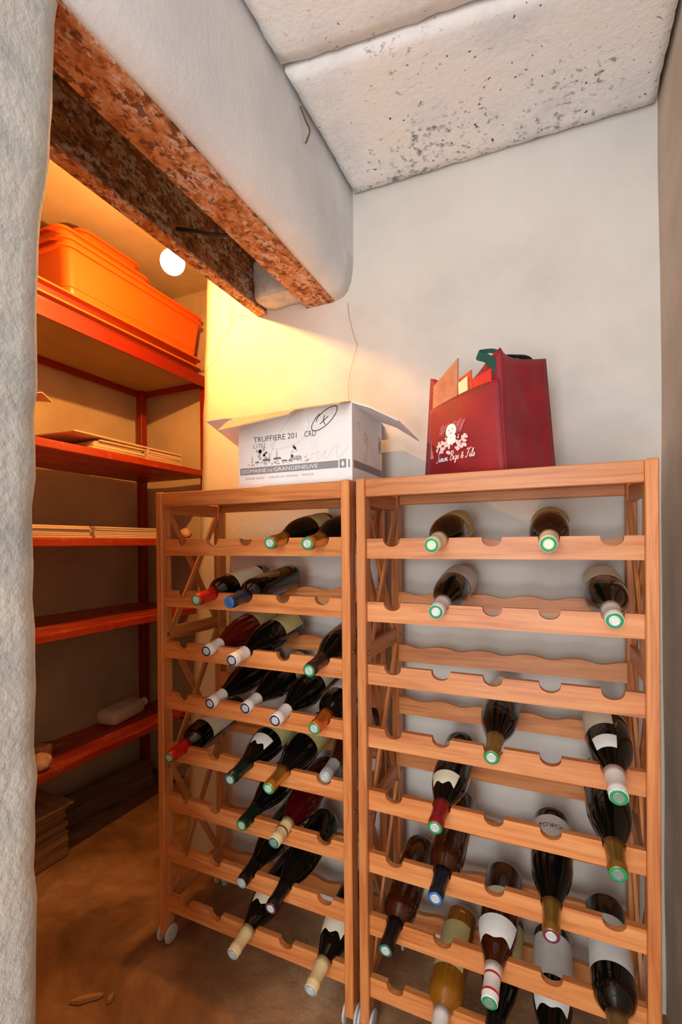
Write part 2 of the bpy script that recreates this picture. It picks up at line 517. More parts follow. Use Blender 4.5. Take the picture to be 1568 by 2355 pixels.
# near pillar (end of the dividing wall, left of the opening)
def pillar():
    t = [(0, 0.38), (0.49, 0.385), (0.80, 0.392), (1.13, 0.389), (1.47, 0.401), (1.65, 0.418), (1.84, 0.431), (2.4, 0.44)]
    v, f = [], []
    n = 60
    ring = None
    for j in range(n + 1):
        z = 2.3 * j / n
        for (a, ya), (b, yb) in zip(t, t[1:]):
            if a <= z <= b: ye = ya + (yb - ya) * (z - a) / (b - a)
        ye += 0.004 * mnoise.noise(Vector((0, 3, z * 18))) + 0.003 * mnoise.noise(Vector((2, 3, z * 60)))
        ys = [-1.2 + (ye - 0.03 + 1.2) * (k / 24) ** 0.6 for k in range(25)]
        row = [(-0.600, y) for y in ys] + [(-0.6015, ye - 0.014), (-0.608, ye - 0.004), (-0.62, ye), (-0.75, ye + 0.004), (-0.89, ye), (-0.90, ye - 0.02), (-0.90, -1.2)]
        ring = len(row)
        for k, (x, y) in enumerate(row):
            d = 0.006 * mnoise.noise(Vector((x * 5, y * 7, z * 7))) + 0.002 * mnoise.noise(Vector((x * 5, y * 30, z * 30)))
            v.append((x + (d if k < 27 else 0), y, z))
    for j in range(n):
        for k in range(ring):
            k2 = (k + 1) % ring
            f.append((j * ring + k, j * ring + k2, (j + 1) * ring + k2, (j + 1) * ring + k))
    return struct(from_py('wall_left', v, f, M['pillar'], None, True))
pillar()

# wall above the opening, carried by the two steel beams
poly = [(-0.541, 2.36), (-0.541, 1.95), (-0.5425, 1.915), (-0.547, 1.885), (-0.557, 1.86), (-0.572, 1.845), (-0.590, 1.8385), (-0.604, 1.8375), (-0.604, 1.8465),
        (-0.649, 1.8465), (-0.649, 2.03), (-0.89, 2.03), (-0.89, 2.36)]
bm = prism_bm(poly, 'y', -1.3, WALL_Y + 0.01)
ny = 40
for i in range(1, ny):
    y = -1.3 + (WALL_Y + 1.31) * i / ny
    bmesh.ops.bisect_plane(bm, geom=list(bm.verts) + list(bm.edges) + list(bm.faces), plane_co=(0, y, 0), plane_no=(0, 1, 0))
for vv in bm.verts:
    vv.co.x += 0.004 * mnoise.noise(Vector((1, vv.co.y * 4, vv.co.z * 4)))
    vv.co.z += 0.004 * mnoise.noise(Vector((7, vv.co.y * 9, 0))) if vv.co.z < 1.9 else 0
o = struct(from_bm('wall_lintel', bm, M['lintel']))
for p in o.data.polygons: p.use_smooth = p.center.x > -0.6 and p.center.z < 1.97

# alcove shell
struct(grid_patch('wall_alcove_left', [(-1.83, -0.4, 0), (-1.83, 1.74, 0), (-1.83, 1.74, 2.3), (-1.83, -0.4, 2.3)], 30, 30, 0.008, 3.0, M['alcove'], (1, 0, 0), 21))
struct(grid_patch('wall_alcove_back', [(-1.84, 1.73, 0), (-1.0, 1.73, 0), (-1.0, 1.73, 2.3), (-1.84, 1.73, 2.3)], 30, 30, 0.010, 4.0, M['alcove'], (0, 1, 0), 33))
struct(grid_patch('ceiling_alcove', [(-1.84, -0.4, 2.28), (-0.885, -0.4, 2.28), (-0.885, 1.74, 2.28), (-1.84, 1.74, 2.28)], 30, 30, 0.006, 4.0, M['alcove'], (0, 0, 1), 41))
struct(box('wall_alcove_front', -1.84, -0.89, -0.45, -0.38, 0, 2.3, M['alcove'], None, 0))

# main ceiling: concrete slabs with ragged joints
ceil = struct(box('ceiling', -0.56, 0.34, -1.3, 1.32, 2.155, 2.20, M['mortar'], None, 0))
def slab(y0f, y1f, seed, x0=-0.531, x1=0.214):
    n = 36
    lo, hi = [], []
    for i in range(n + 1):
        x = x0 + (x1 - x0) * i / n
        lo.append((x, y0f(x) + 0.006 * mnoise.noise(Vector((x * 28, seed, 0)))))
        hi.append((x, y1f(x) + 0.006 * mnoise.noise(Vector((x * 28, seed + 0.5, 3)))))
    zf = lambda x, y: 2.127 - 0.036 * (x + 0.541) + 0.003 * mnoise.noise(Vector((x * 4, y * 4, seed)))
    v, f = [], []
    m_ = 14
    for i in range(n + 1):
        for j in range(m_ + 1):
            t = j / m_
            y = lo[i][1] * (1 - t) + hi[i][1] * t
            x = lo[i][0]
            if i in (0, n): x += 0.004 * mnoise.noise(Vector((y * 25, seed, 9)))
            v.append((x, y, zf(x, y) + (0.006 if j in (0, m_) or i in (0, n) else 0)))
    s = m_ + 1
    for i in range(n):
        for j in range(m_):
            f.append((i * s + j, i * s + j + 1, (i + 1) * s + j + 1, (i + 1) * s + j))
    border = [j for j in range(s)] + [i * s + m_ for i in range(1, n + 1)] + [n * s + j for j in range(m_ - 1, -1, -1)] + [i * s for i in range(n - 1, 0, -1)]
    b = len(v)
    for k in border: v.append((v[k][0], v[k][1], 2.158))
    for k in range(len(border)):
        k2 = (k + 1) % len(border)
        f.append((border[k], border[k2], b + k2, b + k))
    f.append(tuple(range(b, b + len(border))))
    return from_py('ceiling_slab', v, f, M['ceiling'], None, True)
seam = lambda x: 0.886 + 0.10 * (x + 0.531)
for y0f, y1f, sd in ((lambda x: seam(x) + 0.006, lambda x: 1.288, 1.0), (lambda x: seam(x) - 0.42, lambda x: seam(x) - 0.006, 2.0),
                     (lambda x: seam(x) - 0.86, lambda x: seam(x) - 0.432, 3.0), (lambda x: seam(x) - 1.5, lambda x: seam(x) - 0.872, 4.0)):
    s_ = slab(y0f, y1f, sd)
    s_.parent = ceil
    s_.matrix_parent_inverse = Matrix.Translation(ceil.location).inverted()

# ------------------------------------------------------------------ rusted steel beams of the lintel
def beam(name, label, parts, y0, y1):
    x = sum(p[1] + p[2] for p in parts) / (2 * len(parts))
    e = empty(name, (x, (y0 + y1) / 2, min(p[3] for p in parts)), label, 'steel beam', 'rusted lintel beams')
    for n, x0, x1, z0, z1, mt in parts:
        box(n, x0, x1, y0, y1, z0, z1, M[mt], e, 0.0015)
beam('steel_beam', 'rusted steel beam with broad orange flange against the white plaster edge',
     [('flange', -0.701, -0.604, 1.8345, 1.8455, 'rust_flange'), ('web', -0.6565, -0.6495, 1.8455, 2.029, 'rust_web')], 0.30, WALL_Y + 0.005)
beam('steel_beam', 'rusted steel beam beside the glowing bulb, speckled grey and brown',
     [('flange', -0.885, -0.848, 1.8475, 1.8565, 'rust_flange'), ('web', -0.882, -0.851, 1.8565, 2.029, 'rust_web')], 0.30, WALL_Y + 0.005)
bm = box_bm(0.150, 0.09, 0.13, 0.02, 2)
bmesh.ops.subdivide_edges(bm, edges=list(bm.edges), cuts=3, use_grid_fill=True)
for vv in bm.verts: vv.co += Vector((0.3, 1, 1)) * 0.012 * mnoise.noise(vv.co * 22)
o = from_bm('mortar_patch', bm, M['patch'], None, True, (-0.778, 1.262, 1.918))
tag(o, 'grey mortar lump plugging the gap between the two steel beam ends', 'mortar')
tag(tube('cable', smooth_line([(-0.60, 0.99, 1.853), (-0.70, 0.955, 1.858), (-0.76, 0.93, 1.862), (-0.80, 0.915, 1.873), (-0.852, 0.905, 1.888)]), 0.0045, M['black']),
    'black cable end hooked across the gap between steel beams', 'cable')
tag(tube('wire', smooth_line([(-0.536, 0.972, 2.124), (-0.530, 0.985, 2.10), (-0.527, 1.000, 2.088), (-0.531, 0.996, 2.066), (-0.533, 0.990, 2.052)]), 0.0022, flat('brown_wire', srgb(96, 80, 52), 0.6)),
    'short brown wire end hanging from the ceiling joint above the lintel', 'wire')

# bulb
BX, BY, BZ = -0.968, 1.010, 1.891
e = empty('light_bulb', (BX, BY, BZ - 0.033), 'lit warm globe light bulb hanging beside the rusted lintel beam', 'light bulb')
me = lathe_me('globe', [(0.033 * math.sin(math.pi * (i + 0.02) / 24), -0.033 * math.cos(math.pi * (i + 0.02) / 24)) for i in range(22)] + [(0.013, 0.036)], 24)
link('globe', me, M['bulb'], e, True, (0, 0, 0.033))
link('socket', lathe_me('socket', [(0.0135, 0.068), (0.017, 0.072), (0.018, 0.102), (0.012, 0.117)], 20), M['black'], e, False)
tube('filament', smooth_line([(BX - 0.006, BY, BZ + 0.012), (BX - 0.005, BY, BZ), (BX, BY + 0.001, BZ - 0.003), (BX + 0.005, BY, BZ), (BX + 0.006, BY, BZ + 0.012)]), 0.0006, M['filament'], e, 6)
tube('cord', [(BX, BY, BZ + 0.080), (BX, BY, 2.1), (BX, BY, 2.285)], 0.003, M['white'], e)
ld = bpy.data.lights.new('bulb_light', 'POINT'); ld.energy = BULB_POWER; ld.color = (1.0, 0.43, 0.09); ld.shadow_soft_size = 0.007
lo = bpy.data.objects.new('bulb_light', ld); lo.parent = e; lo.location = (0, 0, 0.033); COL.objects.link(lo)

# ------------------------------------------------------------------ wine racks
PITCH_R, SLAT_H, SLAT_T = 0.14, 0.044, 0.014
YP = 0.967               # front of the posts
YS = 0.980               # front of the slats
YB = 1.207               # front of the rear slats
def front_slat_bm(L, notches, h=SLAT_H):
    """slat centred on x, top at z=0; round notches cut in the top edge"""
    pts = [(-L / 2, 0)]
    r, dpt = 0.0195, 0.0185
    for xn in notches:
        for k in range(9):
            a = math.pi * k / 8
            pts.append((xn - r * math.cos(a), -dpt * math.sin(a) ** 0.8))
    pts += [(L / 2, 0), (L / 2, -h), (-L / 2, -h)]
    bm = prism_bm(pts, 'y', 0, SLAT_T)
    return bm
def back_slat_bm(L, notches):
    pts = []
    n = 60
    for i in range(n + 1):
        x = -L / 2 + L * i / n
        d = 0
        for xn in notches:
            t = (x - xn) / 0.045
            if abs(t) < 1: d = max(d, 0.0075 * (0.5 + 0.5 * math.cos(math.pi * t)))
        pts.append((x, -d))
    pts += [(L / 2, -SLAT_H), (-L / 2, -SLAT_H)]
    return prism_bm(pts, 'y', 0, SLAT_T)

def wine_rack(x0, x1, z1, notch0, pitch, label):
    """x0,x1 outer faces; z1 top of the first slat"""
    PW, PD = 0.021, 0.037
    cx = (x0 + x1) / 2
    e = empty('wine_rack', (cx, 1.105, 0.0), label, 'wine rack', 'wooden wine racks')
    top = 1.2445
    for xa in (x0, x1 - PW):
        for ya in (YP, 1.244 - PD):
            p = box('post', xa, xa + PW, ya, ya + PD, 0.030, top, M['wood_z'], e, 0.002)
            for zc in (0.855, 0.49):
                b_ = link('bolt', lathe_me('bolt', [(0.0045, 0), (0.0045, 0.002), (0.003, 0.0028)], 12), M['metal'], p, False, (PW / 2, 0, zc - (0.030 + top) / 2))
                b_.rotation_euler = (0, math.pi / 2, 0)
            # twin-wheel caster
            for sx in (-1, 1):
                wh = link('caster_wheel', lathe_me('caster_wheel', [(0.008, -0.0032), (0.021, -0.003), (0.024, -0.0015), (0.024, 0.0015), (0.021, 0.003), (0.008, 0.0032)], 20),
                          M['grey_wheel'], e, False, (xa + PW / 2 + sx * 0.0142 - cx, ya + PD / 2 - 1.105, 0.0275))
                wh.rotation_euler = (0, math.pi / 2, 0)
    xi0, xi1 = x0 + PW, x1 - PW
    L = xi1 - xi0
    nts = [notch0 + pitch * i - cx for i in range(5)]
    f_me = b_me = None
    for r in range(8):
        z = z1 - PITCH_R * r
        if r == 0:
            s = from_bm('front_slat', front_slat_bm(L, nts), M['wood_x'], e, False, (0, YS - 1.105, z)); f_me = s.data
            t = from_bm('rear_slat', back_slat_bm(L, nts), M['wood_x'], e, False, (0, YB - 1.105, z)); b_me = t.data
        else:
            link('front_slat', f_me, M['wood_x'], e, False, (0, YS - 1.105, z))
            link('rear_slat', b_me, M['wood_x'], e, False, (0, YB - 1.105, z))
    box('top_rail', xi0, xi1, YP + 0.004, YP + 0.022, 1.204, 1.243, M['wood_x'], e, 0.0015)
    box('top_rail', xi0, xi1, 1.222, 1.240, 1.204, 1.243, M['wood_x'], e, 0.0015)
    for k in range(3):
        w_ = (1.221 - (YP + 0.023)) / 3
        ya = YP + 0.023 + k * w_
        box('top_board', xi0, xi1, ya + 0.0008, ya + w_ - 0.0008, 1.226, 1.2415, M['wood_x'], e, 0.001)
    # side frames: rails and crossed braces
    yi0, yi1 = YP + PD, 1.244 - PD
    for xa, sgn in ((x0 + 0.004, 1), (x1 - 0.004, -1)):
        for zc in (1.205, 0.855, 0.49, 0.12):
            xs = sorted((xa, xa + sgn * 0.013))
            box('side_rail', xs[0], xs[1], yi0, yi1, zc - 0.018, zc + 0.018, M['wood_y'], e, 0.001)
        for zt, zb in ((1.187, 0.873), (0.837, 0.508), (0.472, 0.138)):
            for k in (0, 1):
                ya, yb = (yi0 + 0.006, yi1 - 0.006) if k == 0 else (yi1 - 0.006, yi0 + 0.006)
                A, B = Vector((0, ya, zt)), Vector((0, yb, zb))
                d = (B - A)
                bm = box_bm(0.0075, 0.018, d.length * 0.985, 0.0008)
                xc = xa + sgn * (0.0045 + 0.0085 * k)
                br = from_bm('cross_brace', bm, M['wood_z'], e, False, (xc - cx, (ya + yb) / 2 - 1.105, (zt + zb) / 2))
                br.rotation_euler = (math.atan2(-d.y, d.z) if d.z > 0 else math.atan2(d.y, -d.z), 0, 0)
    return e
RL = dict(x0=-0.9965, x1=-0.4185, z1=1.116, n0=-0.921, p=0.1066)
RR = dict(x0=-0.4025, x1=0.1645, z1=1.111, n0=-0.324, p=0.1045)
wine_rack(RL['x0'], RL['x1'], RL['z1'], RL['n0'], RL['p'], 'wooden wine rack on casters carrying the white cardboard box')
wine_rack(RR['x0'], RR['x1'], RR['z1'], RR['n0'], RR['p'], 'wooden wine rack on casters carrying the burgundy bag')

# ------------------------------------------------------------------ bottles
BURG = [(0.012, 0.010), (0.030, 0.001), (0.0375, 0.003), (0.0405, 0.010), (0.041, 0.018), (0.041, 0.130), (0.0402, 0.148), (0.0372, 0.168), (0.0325, 0.186), (0.0265, 0.203), (0.0212, 0.219),
        (0.0172, 0.235), (0.0150, 0.250), (0.0143, 0.262), (0.0143, 0.298)]
BORD = [(0.012, 0.012), (0.028, 0.001), (0.0345, 0.003), (0.0372, 0.009), (0.0375, 0.016), (0.0375, 0.182), (0.0370, 0.194), (0.0350, 0.204), (0.0315, 0.212), (0.0265, 0.219), (0.0212, 0.2255),
        (0.0172, 0.233), (0.0150, 0.243), (0.0143, 0.254), (0.0143, 0.298)]
PROF = {'burgundy': (BURG, 0.041), 'bordeaux': (BORD, 0.0375)}
GLASS_ME = {k: lathe_me('glass_' + k, p[0], 36) for k, p in PROF.items()}
CAPS_ME = {}
for nm, z0 in (('long', 0.232), ('short', 0.244)):
    r0 = 0.0175 if nm == 'long' else 0.0157
    CAPS_ME[nm] = lathe_me('capsule_' + nm, [(r0 + 0.0006, z0), (0.0160, 0.246), (0.0153, 0.258), (0.0151, 0.279), (0.0158, 0.281), (0.0158, 0.288), (0.0150, 0.290), (0.0150, 0.2975), (0.0142, 0.2992)], 28)
RING_ME = lathe_me('cap_ring', [(0.0139, 0.2990), (0.0138, 0.2997), (0.0090, 0.2997), (0.0090, 0.2990)], 28, False, False)
SEAL_ME = lathe_me('cap_seal', [(0.0096, 0.2990), (0.0094, 0.3001), (0.0070, 0.3002), (0.0064, 0.2998)], 24)
BAND_ME = lathe_me('capsule_band', [(0.0154, -0.0025), (0.0160, -0.002), (0.0160, 0.002), (0.0154, 0.0025)], 28, False, False)

def prof_r(shape, z):
    P = PROF[shape][0]
    for (ra, za), (rb, zb) in zip(P, P[1:]):
        if za <= z <= zb: return ra + (rb - ra) * (z - za) / (zb - za + 1e-9)
    return 0.0145

def wrap(shape, outline_v, f, ang0, zc, lift):
    """roll flat artwork (u along the girth, v along the axis) onto the bottle"""
    out = []
    for p in outline_v:
        z = zc + p[1]
        r = prof_r(shape, z) + lift
        a = ang0 + p[0] / PROF[shape][1]
        out.append((r * math.cos(a), r * math.sin(a), z))
    return out, f

def label_sheet(width, z0, z1, scallop=0.0, nu=18, nv=6):
    v, f = [], []
    for i in range(nu + 1):
        u = -width / 2 + width * i / nu
        s = scallop * (0.5 - 0.5 * math.cos(2 * math.pi * 2 * i / nu))
        for j in range(nv + 1):
            v.append((u, z0 + (z1 - s - z0) * j / nv))
    for i in range(nu):
        for j in range(nv):
            q = i * (nv + 1) + j
            f.append((q, q + 1, q + nv + 2, q + nv + 1))
    return v, f

ORD = ['', 'top', 'second', 'third', 'fourth', 'fifth', 'sixth', 'seventh', 'bottom']
ORDC = ['', 'first', 'second', 'third', 'fourth', 'fifth']
CAPWORD = {'cap_gold': 'gold', 'cap_oldgold': 'dull gold', 'cap_red': 'bright red', 'cap_darkred': 'dark red', 'cap_blue': 'blue', 'cap_navy': 'navy', 'cap_ivory': 'ivory',
           'cap_cream': 'cream', 'cap_white': 'white', 'cap_brown': 'brown', 'cap_orange': 'orange', 'cap_black': 'black', 'cap_green': 'dark green', 'cap_grey': 'grey', 'cap_olive': 'olive'}
GLASSWORD = {'g_dark': 'black', 'g_brown': 'brown', 'g_rose': 'rose', 'g_amber': 'amber', 'g_red': 'red'}
cnt = 0
def bottle(rack, row, col, Yend, shape, glass, capm, ring, seal, labels=(), yaw=0.0, caplen='long', bands=None):
    R = RL if rack == 'L' else RR
    Rb = PROF[shape][1]
    xn = R['n0'] + R['p'] * (col - 1)
    zt = R['z1'] - PITCH_R * (row - 1)
    YN = YS + SLAT_T * 0.5
    zn = zt - 0.0185 + 0.0158 + 0.0004
    tan = (Rb - 0.0068 - (zn - zt)) / (YB + 0.007 - YN)
    th = math.atan(tan)
    th = math.atan((Rb / math.cos(th) - 0.0068 - (zn - zt)) / (YB + 0.007 - YN))
    d = Vector((0, -math.cos(th), -math.sin(th)))
    endp = Vector((xn, YN, zn)) + d * ((YN - Yend) / math.cos(th))
    base = endp - d * 0.3
    e = empty('wine_bottle', base)
    e.rotation_euler = (math.pi / 2 + th, 0, 0)
    gw, cw = GLASSWORD[glass], CAPWORD[capm]
    where = 'shelves, rack under cardboard box' if rack == 'L' else 'box rack, rack under bag'
    tag(e, '%s wine bottle, %s capsule, %s row, %s notch from %s' % (gw, cw, ORD[row], ORDC[col], where), 'wine bottle', 'bottles in the wine racks')
    link('glass', GLASS_ME[shape], M[glass], e)
    c = link('capsule', CAPS_ME[caplen], M[capm], e)
    link('cap_ring', RING_ME, M[ring], c)
    link('cap_seal', SEAL_ME, M[seal], c)
    for zb, bmat in (bands or ()):
        link('capsule_band', BAND_ME, M[bmat], c, False, (0, 0, zb))
    for (mat, ang, width, z0, z1, sc) in labels:
        v, f = label_sheet(width, z0, z1, sc)
        v, f = wrap(shape, v, f, math.radians(ang), 0, 0.0005)
        from_py('label', v, f, M[mat], e, True)
    return e

B = 'burgundy'; X = 'bordeaux'
LC, LW, LY = 'label_cream', 'label_white', 'label_yellow'
# --- rack under the cardboard box
bottle('L', 1, 4, 0.924, B, 'g_dark', 'cap_gold', 'ring_green', 'seal_silver', [(LY, 60, 0.10, 0.03, 0.12, 0)])
bottle('L', 1, 5, 0.909, B, 'g_dark', 'cap_gold', 'ring_green', 'seal_silver', [(LY, 60, 0.10, 0.03, 0.12, 0)])
bottle('L', 2, 2, 0.917, X, 'g_dark', 'cap_red', 'ring_green', 'seal_silver', [(LC, 95, 0.12, 0.045, 0.165, 0)])
bottle('L', 2, 3, 0.910, X, 'g_dark', 'cap_blue', 'ring_blue', 'seal_blue')
bottle('L', 3, 2, 0.953, B, 'g_rose', 'cap_white', 'ring_navy', 'seal_silver', [(LY, 80, 0.11, 0.02, 0.11, 0)], caplen='short')
bottle('L', 3, 3, 0.918, B, 'g_dark', 'cap_white', 'ring_navy', 'seal_silver', [(LY, 80, 0.11, 0.02, 0.11, 0)], caplen='short')
bottle('L', 3, 5, 0.912, B, 'g_dark', 'cap_brown', 'ring_green', 'seal_silver')
bottle('L', 4, 2, 0.965, B, 'g_dark', 'cap_white', 'ring_navy', 'seal_silver', caplen='short')
bottle('L', 4, 3, 0.970, B, 'g_dark', 'cap_white', 'ring_navy', 'seal_silver', [(LY, 70, 0.10, 0.02, 0.11, 0)], caplen='short')
bottle('L', 4, 4, 0.940, B, 'g_dark', 'cap_white', 'ring_navy', 'seal_silver', [(LC, 70, 0.10, 0.02, 0.11, 0)], caplen='short')
bottle('L', 4, 5, 0.934, X, 'g_dark', 'cap_orange', 'ring_green', 'seal_silver', [(LW, 80, 0.10, 0.05, 0.165, 0)])
bottle('L', 5, 1, 0.930, X, 'g_dark', 'cap_red', 'ring_green', 'seal_silver', [(LC, 80, 0.12, 0.045, 0.165, 0)])
bottle('L', 5, 3, 0.907, B, 'g_dark', 'cap_green', 'ring_teal', 'seal_silver', [(LW, 75, 0.060, 0.155, 0.190, 0.008), (LY, 60, 0.11, 0.03, 0.13, 0)])
bottle('L', 5, 4, 0.909, B, 'g_dark', 'cap_gold', 'ring_green', 'seal_silver', [(LY, 50, 0.11, 0.03, 0.13, 0)])
bottle('L', 5, 5, 0.985, B, 'g_brown', 'cap_grey', 'ring_grey', 'seal_silver', [(LY, 150, 0.08, 0.02, 0.13, 0)], caplen='short')
bottle('L', 6, 3, 0.950, B, 'g_dark', 'cap_green', 'ring_green', 'seal_silver')
bottle('L', 6, 4, 0.930, B, 'g_red', 'cap_cream', 'ring_teal', 'seal_dim', bands=[(0.262, 'cap_olive')])
bottle('L', 7, 3, 0.948, B, 'g_dark', 'cap_black', 'ring_grey', 'seal_silver')
bottle('L', 7, 4, 0.914, B, 'g_dark', 'cap_black', 'ring_plum', 'seal_silver')
bottle('L', 8, 3, 0.910, B, 'g_dark', 'cap_cream', 'ring_grey', 'seal_silver', [(LC, 75, 0.07, 0.15, 0.185, 0.008)])
bottle('L', 8, 5, 0.906, B, 'g_dark', 'cap_cream', 'ring_grey', 'seal_silver', [(LC, 95, 0.08, 0.15, 0.188, 0.008)])
# --- rack under the bag
bottle('R', 1, 2, 0.910, B, 'g_dark', 'cap_ivory', 'ring_green', 'seal_pale', [(LY, 60, 0.10, 0.03, 0.12, 0)])
bottle('R', 1, 4, 0.912, B, 'g_dark', 'cap_ivory', 'ring_green', 'seal_pale', [(LY, 90, 0.10, 0.03, 0.12, 0)])
bottle('R', 2, 2, 0.942, B, 'g_dark', 'cap_white', 'ring_green', 'seal_silver', [(LW, 60, 0.12, 0.03, 0.12, 0)])
bottle('R', 2, 5, 0.945, B, 'g_dark', 'cap_white', 'ring_green', 'seal_silver', [(LC, 80, 0.10, 0.03, 0.12, 0)])
bottle('R', 4, 3, 0.950, B, 'g_dark', 'cap_oldgold', 'ring_green', 'seal_silver', [(LC, 90, 0.10, 0.015, 0.10, 0)])
bottle('R', 4, 5, 0.900, B, 'g_dark', 'cap_white', 'ring_green', 'seal_dim', [(LW, 110, 0.05, 0.165, 0.195, 0), (LC, 135, 0.08, 0.03, 0.13, 0)])
bottle('R', 5, 2, 0.920, B, 'g_dark', 'cap_darkred', 'ring_green', 'seal_silver', [(LC, 100, 0.075, 0.165, 0.2, 0.008), (LC, 95, 0.075, 0.05, 0.09, 0)])
bottle('R', 5, 5, 0.915, B, 'g_dark', 'cap_oldgold', 'ring_green', 'seal_dim', [(LY, 120, 0.09, 0.02, 0.09, 0)])
bottle('R', 6, 2, 0.918, X, 'g_brown', 'cap_navy', 'ring_blue', 'seal_silver')
mo = bottle('R', 6, 4, 0.915, B, 'g_dark', 'cap_oldgold', 'ring_plum', 'seal_silver', [(LW, 95, 0.125, 0.035, 0.125, 0)])
bottle('R', 7, 1, 0.918, X, 'g_brown', 'cap_black', 'ring_teal', 'seal_silver')
bottle('R', 7, 3, 0.895, B, 'g_brown', 'cap_white', 'ring_green', 'seal_dim', [(LW, 95, 0.105, 0.15, 0.195, 0.006), (LC, 95, 0.09, 0.08, 0.115, 0)], bands=[(0.252, 'ring_red'), (0.284, 'ring_red')])
bottle('R', 7, 5, 0.885, X, 'g_dark', 'cap_olive', 'ring_grey', 'seal_dim', [(LW, 95, 0.11, 0.06, 0.165, 0)])
bottle('R', 8, 2, 0.905, X, 'g_amber', 'cap_white', 'ring_grey', 'seal_silver', [(LY, 95, 0.075, 0.05, 0.16, 0)])
bottle('R', 8, 3, 0.930, B, 'g_dark', 'cap_black', 'ring_grey', 'seal_silver', [(LY, 60, 0.09, 0.03, 0.12, 0)])
bottle('R', 8, 4, 0.925, B, 'g_dark', 'cap_black', 'ring_grey', 'seal_silver', [(LW, 95, 0.09, 0.16, 0.19, 0.006), (LW, 95, 0.125, 0.03, 0.13, 0)])

# print on the white label of the bottle in the sixth row
tv, tf = text_2d('MORG', 0.0185)
v, f = wrap(B, [(p.x - 0.036, p.y) for p in tv], tf, math.radians(92), 0.062, 0.0010)
from_py('lettering', v, f, flat('label_ink', srgb(96, 60, 66), 0.8), mo)
for du, dv in ((0.023, 0.064), (0.030, 0.069), (0.024, 0.074)):
    dv_ = [(du + 0.0034 * math.cos(k * math.pi / 5), dv + 0.0034 * math.sin(k * math.pi / 5)) for k in range(10)]
    v, f = wrap(B, [(p[0], p[1]) for p in dv_], [tuple(range(10))], math.radians(92), 0, 0.0012)
    from_py('printed_berry', v, f, flat('berry_ink', srgb(130, 24, 36), 0.8), mo)

# ------------------------------------------------------------------ white cardboard box on the rack
bx0, bx1, by0, by1, bz0, bz1 = -0.742, -0.424, 1.000, 1.205, 1.2450, 1.4275
cb = empty('cardboard_box', ((bx0 + bx1) / 2, (by0 + by1) / 2, bz0), 'opened white cardboard wine carton with printed village and spread flaps', 'box')
T = 0.003
box('front_panel', bx0, bx1, by0, by0 + T, bz0, bz1, M['card_white'], cb, 0.0004)
box('back_panel', bx0, bx1, by1 - T, by1, bz0, bz1, M['card_white'], cb, 0.0004)
box('side_panel', bx0, bx0 + T, by0 + T, by1 - T, bz0, bz1, M['card_white'], cb, 0.0004)
box('side_panel', bx1 - T, bx1, by0 + T, by1 - T, bz0, bz1, M['card_white'], cb, 0.0004)
box('bottom_panel', bx0 + T, bx1 - T, by0 + T, by1 - T, bz0, bz0 + T, M['card_white'], cb, 0.0004)
def flap(name, pts, thick, mat, parent):
    """bent sheet of cardboard given by quads rows of points, with thickness"""
    P = [[Vector(p) - parent.location for p in row] for row in pts]
    v, f = [], []
    nr, nc = len(P), len(P[0])
    for side in (0, 1):
        for i in range(nr):
            for j in range(nc):
                a = P[min(i + 1, nr - 1)][j] - P[max(i - 1, 0)][j]
                b = P[i][min(j + 1, nc - 1)] - P[i][max(j - 1, 0)]
                v.append(P[i][j] + a.cross(b).normalized() * thick * (0.5 - side))
    N = nr * nc
    for i in range(nr - 1):
        for j in range(nc - 1):
            q = i * nc + j
            f.append((q, q + 1, q + nc + 1, q + nc)); f.append((N + q, N + q + nc, N + q + nc + 1, N + q + 1))
    bd = [j for j in range(nc)] + [i * nc + nc - 1 for i in range(1, nr)] + [(nr - 1) * nc + j for j in range(nc - 2, -1, -1)] + [i * nc for i in range(nr - 2, 0, -1)]
    for k in range(len(bd)):
        a, b = bd[k], bd[(k + 1) % len(bd)]
        f.append((a, b, N + b, N + a))
    return from_py(name, v, f, mat, parent)
# front flap: folds outwards, torn in the middle, its far half drooping
flap('flap', [[(bx1 - 0.002, by0 + 0.001, bz1), (-0.544, by0 + 0.001, bz1)], [(bx1 - 0.003, by0 - 0.030, bz1 - 0.009), (-0.543, by0 - 0.030, bz1 - 0.008)],
              [(bx1 - 0.006, by0 - 0.052, bz1 - 0.017), (-0.541, by0 - 0.072, bz1 - 0.022)]], 0.003, M['card_brown'], cb)
flap('flap', [[(-0.546, by0 + 0.001, bz1), (-0.64, by0, bz1), (bx0 + 0.002, by0, bz1)], [(-0.544, by0 - 0.042, bz1 - 0.014), (-0.64, by0 - 0.045, bz1 - 0.018), (bx0 + 0.002, by0 - 0.045, bz1 - 0.020)],
              [(-0.541, by0 - 0.083, bz1 - 0.034), (-0.64, by0 - 0.083, bz1 - 0.043), (bx0 + 0.001, by0 - 0.084, bz1 - 0.052)]], 0.003, M['card_brown'], cb)
# left flap, twisted: near corner up, far corner hanging
flap('flap', [[(bx0, by0 + 0.004, bz1), (bx0, (by0 + by1) / 2, bz1), (bx0, by1 - 0.004, bz1)], [(bx0 - 0.045, by0 - 0.004, bz1 + 0.002), (bx0 - 0.045, (by0 + by1) / 2, bz1 - 0.014), (bx0 - 0.040, by1 - 0.006, bz1 - 0.035)],
              [(bx0 - 0.093, by0 - 0.014, bz1 - 0.001), (bx0 - 0.085, (by0 + by1) / 2, bz1 - 0.043), (bx0 - 0.070, by1 - 0.010, bz1 - 0.092)]], 0.003, M['card_white'], cb)
